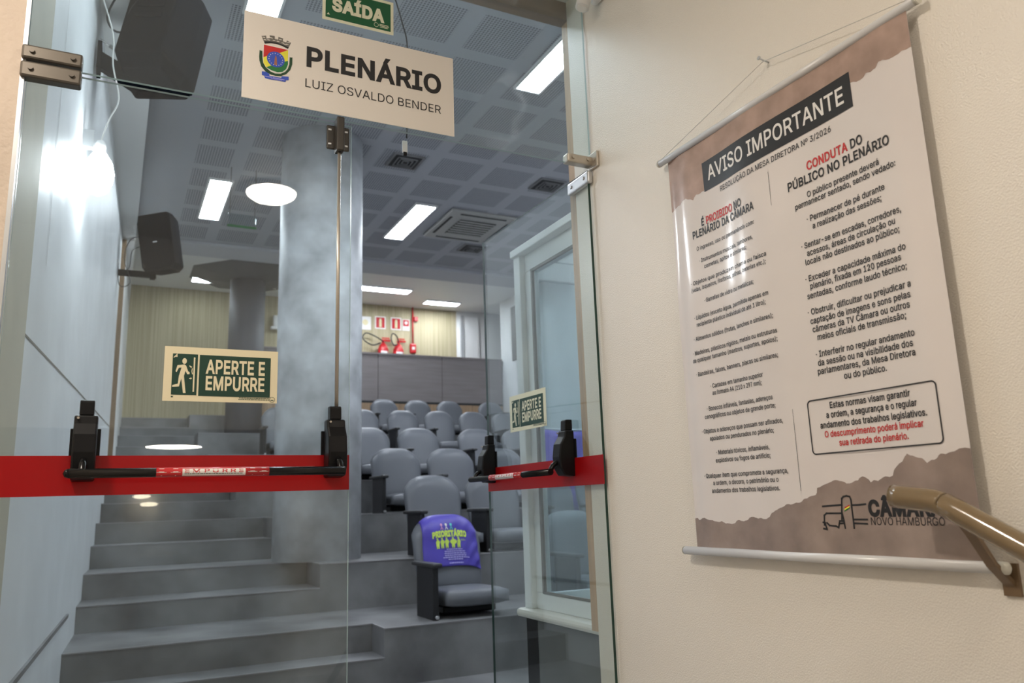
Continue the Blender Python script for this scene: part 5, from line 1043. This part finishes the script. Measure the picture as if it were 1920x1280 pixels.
m = MB(); lettering(m, 'PRIORITÁRIO', lambda u, v: covp(-0.52+u*1.04/0.215, 0.724+v*1.75, 0.0165), 0.215, 0.040, bold=0.06, res=2); m.build('lettering', 'lime', cloth)
m = MB()
def blob(cx, cz, rx, rz, off=0.0165, n=12): m.poly([covp(cx+rx*math.cos(2*PI*k/n), cz+rz*math.sin(2*PI*k/n), off) for k in range(n)])
def pg(pts): m.poly([covp(a_, b_, 0.0165) for a_, b_ in pts])
for cx, wb in ((-0.38, 0.06), (-0.24, 0.065), (-0.10, 0.065), (0.09, 0.10), (0.25, 0.05)):
    blob(cx, 0.697, 0.026, 0.014); blob(cx+0.01, 0.652, wb, 0.033); pg([(cx-0.045, 0.635), (cx+0.05, 0.635), (cx+0.045, 0.572), (cx+0.012, 0.572), (cx, 0.61), (cx-0.010, 0.572), (cx-0.035, 0.572)])
lettering(m, '60+', lambda u, v: covp(0.33+u*4, 0.665+v*1.9, 0.0165), 0.034, 0.012, bold=0.0, res=2)
m.build('pictograms', 'lime', cloth)
for cx, mt in ((-0.20, 'pink_ink'), (-0.06, 'white_ink'), (0.08, 'teal_ink')):
    m = MB()
    pg([(cx-0.02, 0.893), (cx+0.02, 0.893), (cx+0.035, 0.876), (cx+0.008, 0.850), (cx+0.05, 0.815), (cx+0.028, 0.810), (cx, 0.838), (cx-0.028, 0.810), (cx-0.05, 0.815), (cx-0.008, 0.850), (cx-0.035, 0.876)]); m.build('awareness_ribbon', mt, cloth)
m = MB(); random.seed(4)
for r_, (a_, b_) in enumerate([(-0.12, 0.34), (-0.19, 0.42), (-0.20, 0.46), (-0.20, 0.47), (-0.26, 0.55), (-0.10, 0.36), (-0.08, 0.36)]):
    v = 0.548-0.026*r_-(0.02 if r_ == 6 else 0); u = a_
    while u < b_:
        wd = random.uniform(0.03, 0.09); pg([(u, v), (min(u+wd, b_), v), (min(u+wd, b_), v+0.014), (u, v+0.014)]); u += wd+0.012
m.build('small_print', 'lilac_ink', cloth)
# violet cloth hung along the seats seen through the partition glass
t = thing('draped_cloth', 'bright violet cloth hung upright among the seats, seen through the framed glass', 'cloth', (0, 0, 0))
m = MB(); NU, NV = 40, 14
g = []
for i in range(NU+1):
    row = []
    for j in range(NV+1):
        u = i/NU; v = j/NV; x = 4.08+1.00*u; row.append(m.bm.verts.new(Vector((x, YF[2]-0.16+0.012*math.sin(u*31+2*v)+0.02*math.sin(u*9), 1.04+0.85*v-0.02*math.sin(u*5)))))
    g.append(row)
for i in range(NU):
    for j in range(NV): m._f([g[i][j], g[i+1][j], g[i+1][j+1], g[i][j+1]], True)
o = m.build('cloth', 'purple2', t); sd = o.modifiers.new('solid', 'SOLIDIFY'); sd.thickness = 0.004
m = MB(); m.cyl((4.06, YF[2]-0.13, 1.90), (5.10, YF[2]-0.13, 1.88), 0.012, n=12); m.cyl((4.08, YF[2]-0.13, 0.72), (4.08, YF[2]-0.13, 1.90), 0.010, n=12); m.cyl((5.08, YF[2]-0.13, 0.72), (5.08, YF[2]-0.13, 1.88), 0.010, n=12); m.build('stand', 'alu', t)
t = thing('seat_cover', 'violet seat cover on a bottom-row seat seen through the framed glass', 'seat cover', (4.15, YF[0]+0.50, 0.36))
m = MB()
g = [[m.bm.verts.new(bk(-0.84+1.68*i/16, 0.35+0.65*j/12, 0.014)) for j in range(13)] for i in range(17)]
for i in range(16):
    for j in range(12): m._f([g[i][j], g[i+1][j], g[i+1][j+1], g[i][j+1]], True)
o = m.build('cloth', 'purple', t); sd = o.modifiers.new('solid', 'SOLIDIFY'); sd.thickness = 0.002; sd.offset = 1

# ================================================================ CEILING FITTINGS
def troffer(x0, x1, y0, y1, z, label):
    t = thing('ceiling_light', label, 'ceiling light', ((x0+x1)/2, (y0+y1)/2, z), 0, 'fluorescent ceiling lights')
    hx, hy = (x1-x0)/2, (y1-y0)/2
    m = MB(); e = 0.02
    m.box(-hx-e, -hx, -hy-e, hy+e, -0.022, 0.0); m.box(hx, hx+e, -hy-e, hy+e, -0.022, 0.0); m.box(-hx, hx, -hy-e, -hy, -0.022, 0.0); m.box(-hx, hx, hy, hy+e, -0.022, 0.0)
    m.build('frame', 'white', t)
    m = MB()        # scalloped louvre cells glowing with the tubes behind them
    along_y = hy > hx; n = 24; L = hy if along_y else hx; K = hx if along_y else hy
    for r_ in range(n):
        a0 = -L+2*L*r_/n; a1 = -L+2*L*(r_+0.86)/n
        for s_ in (0, 1):
            b0 = -K+K*s_+0.004; b1 = -K+K*(s_+1)-0.004
            if along_y: m.box(b0, b1, a0, a1, -0.018, -0.008)
            else: m.box(a0, a1, b0, b1, -0.018, -0.008)
    m.build('diffuser', 'troffer', t)
    return t
troffer(2.84, 3.05, 1.85, 3.06, H, 'bright fluorescent ceiling light seen large at the upper right through the transom')
troffer(2.96, 3.19, 5.84, 7.06, H, 'bright fluorescent ceiling light beside the ceiling air conditioner')
troffer(0.74, 0.95, 5.96, 7.16, H, 'fluorescent ceiling light left of the thick column and the round mirrored lamp')
troffer(0.64, 0.85, 1.62, 2.88, H, 'fluorescent ceiling light cut by the top edge, left of the exit sign')
troffer(2.95, 4.14, 9.38, 9.60, H, 'long fluorescent light over the back walkway above the extinguishers')
troffer(4.95, 5.16, 1.85, 3.06, H, 'fluorescent ceiling light over the right side of the seating near the front')
troffer(4.95, 5.16, 4.3, 5.5, H, 'fluorescent ceiling light over the right side of the seating, middle')
troffer(0.9, 2.1, 9.75, 9.97, H, 'fluorescent light over the back walkway behind the far column')
troffer(4.6, 5.2, 9.9, 10.1, H, 'short fluorescent light at the doorway end of the back walkway')
# air conditioner
t = thing('air_conditioner', 'square ceiling cassette air conditioner with a dark slatted grille', 'air conditioner', (3.83, 6.31, H))
m = MB(); m.box(-0.44, 0.44, -0.49, 0.49, -0.035, 0, bev=0.012); m.build('casing', 'ac', t)
m = MB(); m.box(-0.24, 0.24, -0.25, 0.25, -0.042, -0.036); gr_ = m.build('grille_recess', 'dark', t)
m = MB()
for k in range(7):
    y = -0.235+0.075*k; m.box(-0.24, 0.24, y, y+0.022, -0.052, -0.040)
m.build('grille_slats', 'ac', gr_)
for (a, b, c_, d) in ((-0.30, 0.30, 0.40, 0.43), (-0.30, 0.30, -0.43, -0.40), (-0.39, -0.36, -0.30, 0.30), (0.36, 0.39, -0.30, 0.30)):
    MB().box(a, b, c_, d, -0.040, -0.034).build('air_vane', 'dark', t)
def grille(x, y, s_, label):
    t = thing('ceiling_vent', label, 'air vent', (x, y, H), 0, 'dark ceiling air vents')
    m = MB(); m.box(-s_, s_, -s_, s_, -0.014, 0.0); m.build('frame', 'tile', t)
    m = MB(); m.box(-s_*0.85, s_*0.85, -s_*0.85, s_*0.85, -0.017, -0.013); b_ = m.build('opening', 'dark', t)
    m = MB()
    for k in range(1, 4):
        r_ = s_*0.85*(1-k/4)
        m.box(-r_, r_, r_-0.008, r_, -0.028, -0.016); m.box(-r_, r_, -r_, -r_+0.008, -0.028, -0.016); m.box(-r_, -r_+0.008, -r_, r_, -0.028, -0.016); m.box(r_-0.008, r_, -r_, r_, -0.028, -0.016)
    m.build('louvres', 'tile', b_)
grille(2.46, 4.80, 0.16, 'dark square ceiling vent just below the name plate')
grille(4.10, 4.80, 0.16, 'dark square ceiling vent next to the upper right door hinge')
grille(4.20, 7.10, 0.16, 'dark square ceiling vent behind the air conditioner')

# ================================================================ WALL LAMP, SPEAKERS
LX, LY, LZ = xw(2.12)+0.085, 2.12, 2.93
t = thing('wall_bulb', 'glaring white bulb lamp hanging against the left wall', 'lamp', (LX, LY, LZ))
m = MB(); m.lathe([(0.006, -0.155), (0.045, -0.13), (0.068, -0.08), (0.075, -0.03), (0.062, 0.03), (0.035, 0.075), (0.024, 0.095)], 28); m.build('bulb', 'bulb', t)
m = MB(); m.lathe([(0.026, 0.093), (0.028, 0.13), (0.018, 0.15)], 20); m.build('socket', 'white', t)
m = MB(); m.tube([(0, 0, 0.15), (0.03, 0.0, 0.28), (0.07, 0.02, 0.42), (0.03, 0, 0.60), (0.02, 0.0, 0.78), (-0.04, 0, 0.98)], 0.004, 8); m.build('white_wire', 'cablew', t)
m = MB(); m.box(-0.105, -0.03, -0.02, 0.02, 0.10, 0.20, bev=0.004); m.build('wall_bracket', 'alu', t)

def speaker(loc, rot, sc, label):
    t = thing('loudspeaker', label, 'loudspeaker', loc); t.rotation_euler = rot; t.scale = (sc, sc, sc)
    m = MB()        # cabinet: wide at the front (local -y... front is +y), narrow at the back, cut lower edge
    prof = [(-0.13, -0.17), (0.13, -0.17), (0.18, 0.02), (0.18, 0.15), (-0.18, 0.15), (-0.18, 0.02)]
    V = []
    for z, k, dy in ((-0.31, 0.80, 0.03), (-0.25, 1, 0), (0.27, 1, 0), (0.31, 0.88, 0.02)):
        V.append([m.bm.verts.new(Vector((x*k, y*k+dy, z))) for x, y in prof])
    for A, B in zip(V, V[1:]):
        for i in range(6): m._f([A[i], A[(i+1) % 6], B[(i+1) % 6], B[i]])
    m._f(V[0][::-1]); m._f(V[-1]); m.build('cabinet', 'speaker', t, bevel=0.012)
    m = MB(); m.box(-0.165, 0.165, 0.146, 0.160, -0.27, 0.28, bev=0.006); m.build('front_grille', 'grille', t)
    m = MB(); m.box(-0.022, 0.022, 0.160, 0.163, -0.005, 0.008); m.build('badge', 'alu', t)
    m = MB(); m.box(-0.075, 0.075, -0.178, -0.168, -0.02, 0.015, bev=0.004); m.build('rear_slot', 'speaker', t); m = MB(); m.box(-0.075, 0.075, -0.178, -0.168, 0.055, 0.09, bev=0.004); m.build('rear_slot', 'speaker', t)
    return t
def tubes(parent, name, mat, L):
    for pts, r in L: m = MB(); m.tube(pts, r, 8); o = m.build(name, mat, parent)
    return o
s = speaker((0.115, 2.45, 3.95), (math.radians(-12), math.radians(4), math.radians(-28)), 1.08, 'big black loudspeaker hung high at the upper left')
t = thing('speaker_bracket', 'black wall arm and cables under the big upper left loudspeaker', 'bracket', (xw(2.5)+0.018, 2.4, 3.66))
m = MB(); m.prism([(0, 0, 0.10), (0.30, 0.02, -0.03), (0.30, 0.02, -0.09), (0.20, 0.02, -0.10), (0, 0, 0.0)], (0, 0.05, 0)); m.build('arm', 'speaker', t)
MB().box(-0.01, 0.012, -0.04, 0.09, -0.03, 0.14).build('wall_plate', 'speaker', t)
m = MB(); m.cyl((0.05, 0, 0.14), (0.27, 0.01, 0.02), 0.011, n=12); m.cyl((0.0, 0, 0.17), (0.05, 0, 0.14), 0.006, n=8); m.build('turnbuckle', 'alu', t)
tubes(t, 'cable', 'rubber', [([(0.20, -0.05, 0.62), (0.10, -0.05, 0.50), (0.04, -0.04, 0.36), (0.03, -0.03, 0.28), (0.08, -0.03, 0.22), (0.20, -0.03, 0.25)], 0.006), ([(0.24, -0.05, 0.45), (0.17, -0.05, 0.42), (0.13, -0.05, 0.30), (0.16, -0.05, 0.16), (0.18, -0.04, 0.05)], 0.004)])
s = speaker((0.335, 6.45, 3.93), (math.radians(-8), math.radians(6), math.radians(150)), 0.98, 'black loudspeaker on a wall arm above the tan wallpaper at the left')
t = thing('speaker_bracket', 'black wall arm holding the smaller loudspeaker at the left', 'bracket', (xw(6.5), 6.5, 3.60))
m = MB(); m.box(0, 0.36, -0.02, 0.02, -0.03, 0.03); m.box(0.30, 0.35, -0.02, 0.02, -0.045, 0.08); m.build('arm', 'speaker', t)
tubes(t, 'cable', 'rubber', [([(0.22, -0.02, 0.40), (0.10, -0.02, 0.36), (0.05, -0.02, 0.15), (0.12, -0.02, -0.10), (0.02, -0.02, -0.14), (0.0, 0, 0.1)], 0.004), ([(0.22, -0.02, 0.30), (0.12, -0.02, 0.24), (0.10, -0.02, 0.05), (0.0, 0, 0.0)], 0.004)])

# ================================================================ BACK WALL FITTINGS
def ext(x, label, hose):
    t = thing('fire_extinguisher', label, 'fire extinguisher', (x, 10.42, 3.40), 0, 'fire extinguishers on the back wall')
    m = MB(); m.lathe([(0.06, 0.0), (0.088, 0.02), (0.09, 0.36), (0.06, 0.43), (0.025, 0.47)], 24); b_ = m.build('tank', 'red_paint', t)
    m = MB()
    for k in range(9):
        a0, a1 = -2.3+k*0.16, -2.3+(k+1)*0.16
        m.poly([(0.0915*math.cos(a0), 0.0915*math.sin(a0), 0.12), (0.0915*math.cos(a1), 0.0915*math.sin(a1), 0.12), (0.0915*math.cos(a1), 0.0915*math.sin(a1), 0.32), (0.0915*math.cos(a0), 0.0915*math.sin(a0), 0.32)])
    m.build('label_sheet', 'white', b_)
    m = MB(); m.cyl((0, 0, 0.46), (0, 0, 0.52), 0.022, n=12); m.box(-0.02, 0.13, -0.012, 0.012, 0.50, 0.53); m.box(-0.02, 0.11, -0.012, 0.012, 0.545, 0.565); m.build('valve_handle', 'red_paint', t)
    tubes(t, 'hose', 'rubber', [(hose, 0.011)])
    return t
ext(3.99, 'left one of two red extinguishers on the back wall, with white label', [(0, -0.02, 0.49), (-0.12, -0.03, 0.56), (-0.30, -0.03, 0.62), (-0.36, -0.03, 0.52), (-0.2, -0.03, 0.42), (-0.06, -0.05, 0.46)])
ext(4.26, 'right one of two red extinguishers, nearer the red alarm box', [(0, -0.02, 0.49), (-0.06, -0.10, 0.58), (-0.14, -0.12, 0.62), (-0.165, -0.12, 0.52), (-0.12, -0.12, 0.42), (-0.04, -0.10, 0.44)])
def esign(x0, x1, z0, z1, label, kind):
    t = thing('safety_sign', label, 'sign', (x0, 10.495, z0), 0, 'small safety signs on the tan back wall')
    w_, h_ = x1-x0, z1-z0
    MB().box(0, w_, -0.004, 0, 0, h_).build('plate', 'white_ink', t)
    m = MB()
    if kind == 'ext':
        m.box(0.02, w_-0.02, -0.006, -0.003, 0.02, h_-0.02); f_ = m.build('red_field', 'red_paint', t)
        m = MB(); m.box(w_*0.38, w_*0.62, -0.008, -0.005, 0.03, h_*0.72); m.box(w_*0.42, w_*0.58, -0.008, -0.005, h_*0.72, h_*0.82); m.build('extinguisher_symbol', 'yellow_cream', f_)
    elif kind == 'alarm':
        m.box(0.012, w_-0.012, -0.006, -0.003, h_*0.38, h_-0.012); f_ = m.build('red_field', 'red_paint', t)
        m = MB(); m.cyl((w_/2, -0.006, h_*0.68), (w_/2, -0.009, h_*0.68), 0.028, n=20); m.box(0.02, w_-0.02, -0.007, -0.003, 0.02, 0.035); m.build('alarm_symbol', 'white_ink', f_)
    else:
        m.cyl((w_/2, -0.004, h_*0.55), (w_/2, -0.007, h_*0.55), 0.05, n=24); f_ = m.build('symbol', 'yellow_cream', t)
    return t
MT['yellow_cream'] = pmat('cream_symbol', (0.75, 0.68, 0.42), 0.5)
esign(3.60, 3.80, 4.10, 4.33, 'pale round-symbol sign on the back wall beside the column', 'x')
esign(3.87, 4.06, 4.13, 4.35, 'left red extinguisher sign on the back wall', 'ext')
esign(4.15, 4.34, 4.13, 4.35, 'right red extinguisher sign on the back wall', 'ext')
esign(4.36, 4.49, 4.13, 4.33, 'small red alarm sign beside the red pipe', 'alarm')
t = thing('fire_alarm_pipe', 'thin red conduit with a red alarm box on the back wall', 'fire alarm', (4.54, 10.47, 3.9))
m = MB(); m.cyl((0, 0, 0), (0, 0, 0.65), 0.013, n=12); m.build('conduit', 'red_paint', t)
m = MB(); m.box(-0.055, 0.055, -0.03, 0.03, -0.17, 0.0, bev=0.02); b_ = m.build('alarm_box', 'red_paint', t)
m = MB(); m.box(-0.025, 0.025, -0.034, -0.029, -0.11, -0.06); m.build('label_sheet', 'white_ink', b_)
m = MB(); m.box(0.02, 0.09, -0.03, 0.03, 0.40, 0.48, bev=0.008); m.build('junction_box', 'red_paint', t)
t = thing('wall_box', 'small white box with a shelf on the tan wall right of the far column', 'box', (2.23, 10.44, 4.02))
MB().box(-0.05, 0.08, -0.02, 0.05, 0.02, 0.20, bev=0.01).build('case', 'white', t)
MB().box(-0.09, 0.08, -0.05, 0.05, -0.03, 0.01, bev=0.005).build('shelf', 'white', t)

# hanging exit sign among the ceiling fittings, seen faintly
t = thing('hanging_sign', 'faint green hanging exit sign beside the left fluorescent light', 'sign', (1.02, 5.6, 4.0))
MB().box(-0.13, 0.13, -0.004, 0.004, -0.06, 0.06).build('panel', 'window_glass', t)
MB().box(-0.14, 0.14, -0.008, 0.008, -0.08, -0.058).build('lower_bar', 'green_ink', t)
m = MB(); m.cyl((-0.12, 0, 0.06), (-0.12, 0, 0.55), 0.004, n=8); m.build('hanger', 'greyink', t); m = MB(); m.cyl((0.12, 0, 0.06), (0.12, 0, 0.55), 0.004, n=8); m.build('hanger', 'greyink', t)

# ================================================================ CORRIDOR LIGHTS (behind the viewer)
def downlight(x, y, z, r, label, mat='down', dome=1.0):
    t = thing('round_downlight', label, 'ceiling light', (x, y, z), 0, 'round warm ceiling downlights of the corridor')
    m = MB(); m.lathe([(r*1.0, -0.02), (r*1.16, -0.012), (r*1.18, 0.0)], 40); m.build('rim', 'marble', t)
    m = MB(); m.lathe([(r*0.10, -0.012-r*0.70*dome), (r*0.45, -0.012-r*0.64*dome), (r*0.75, -0.012-r*0.48*dome), (r*0.93, -0.012-r*0.26*dome), (r*0.99, -0.012)], 40); m.build('lens', mat, t)
downlight(0.79, -2.51, 3.10, 0.155, 'round warm downlight in the corridor ceiling, mirrored in the left door glass', 'down', 0.55)
downlight(-0.75, -1.00, 3.10, 0.13, 'round warm downlight in the corridor ceiling near the beige wall', 'down_near', 0.2)
downlight(0.46, -5.0, 1.715, 0.25, 'round downlight in the low ceiling beyond the ramp, nearest', 'down', 0.1)
downlight(0.35, -7.6, 1.715, 0.12, 'round downlight in the low ceiling beyond the ramp, farther', 'down', 0.1)
# white cabinet in the lower hall, mirrored faintly in the glass
t = thing('wall_cabinet', 'pale cabinet in the lower hall mirrored faintly in the left door', 'cabinet', (0.56, -8.99, -0.1))
MB().box(-0.17, 0.25, 0, 0.15, -0.10, 0.74, bev=0.01).build('body', 'white', t)
MB().box(-0.15, 0.23, 0.15, 0.165, -0.08, 0.72, bev=0.004).build('door', 'white', t)
for x, z, lbl in ((0.36, 1.375, 'small warm wall lamp at the far end of the lower hall, upper one'), (0.45, 1.275, 'small warm wall lamp at the far end of the lower hall, lower one')):
    t = thing('wall_lamp', lbl, 'lamp', (x, -8.99, z), 0, 'wall lamps of the lower hall')
    MB().box(-0.10, 0.10, -0.01, 0.02, -0.03, 0.03, bev=0.005).build('backplate', 'alu', t)
    m = MB(); m.lathe([(0.01, -0.028), (0.08, -0.020), (0.11, 0.0), (0.08, 0.020), (0.01, 0.028)], 24, Matrix.Translation((0, 0.10, 0))@Matrix.Scale(0.7, 4, (0, 1, 0))); m.build('shade', 'wall_lamp', t)
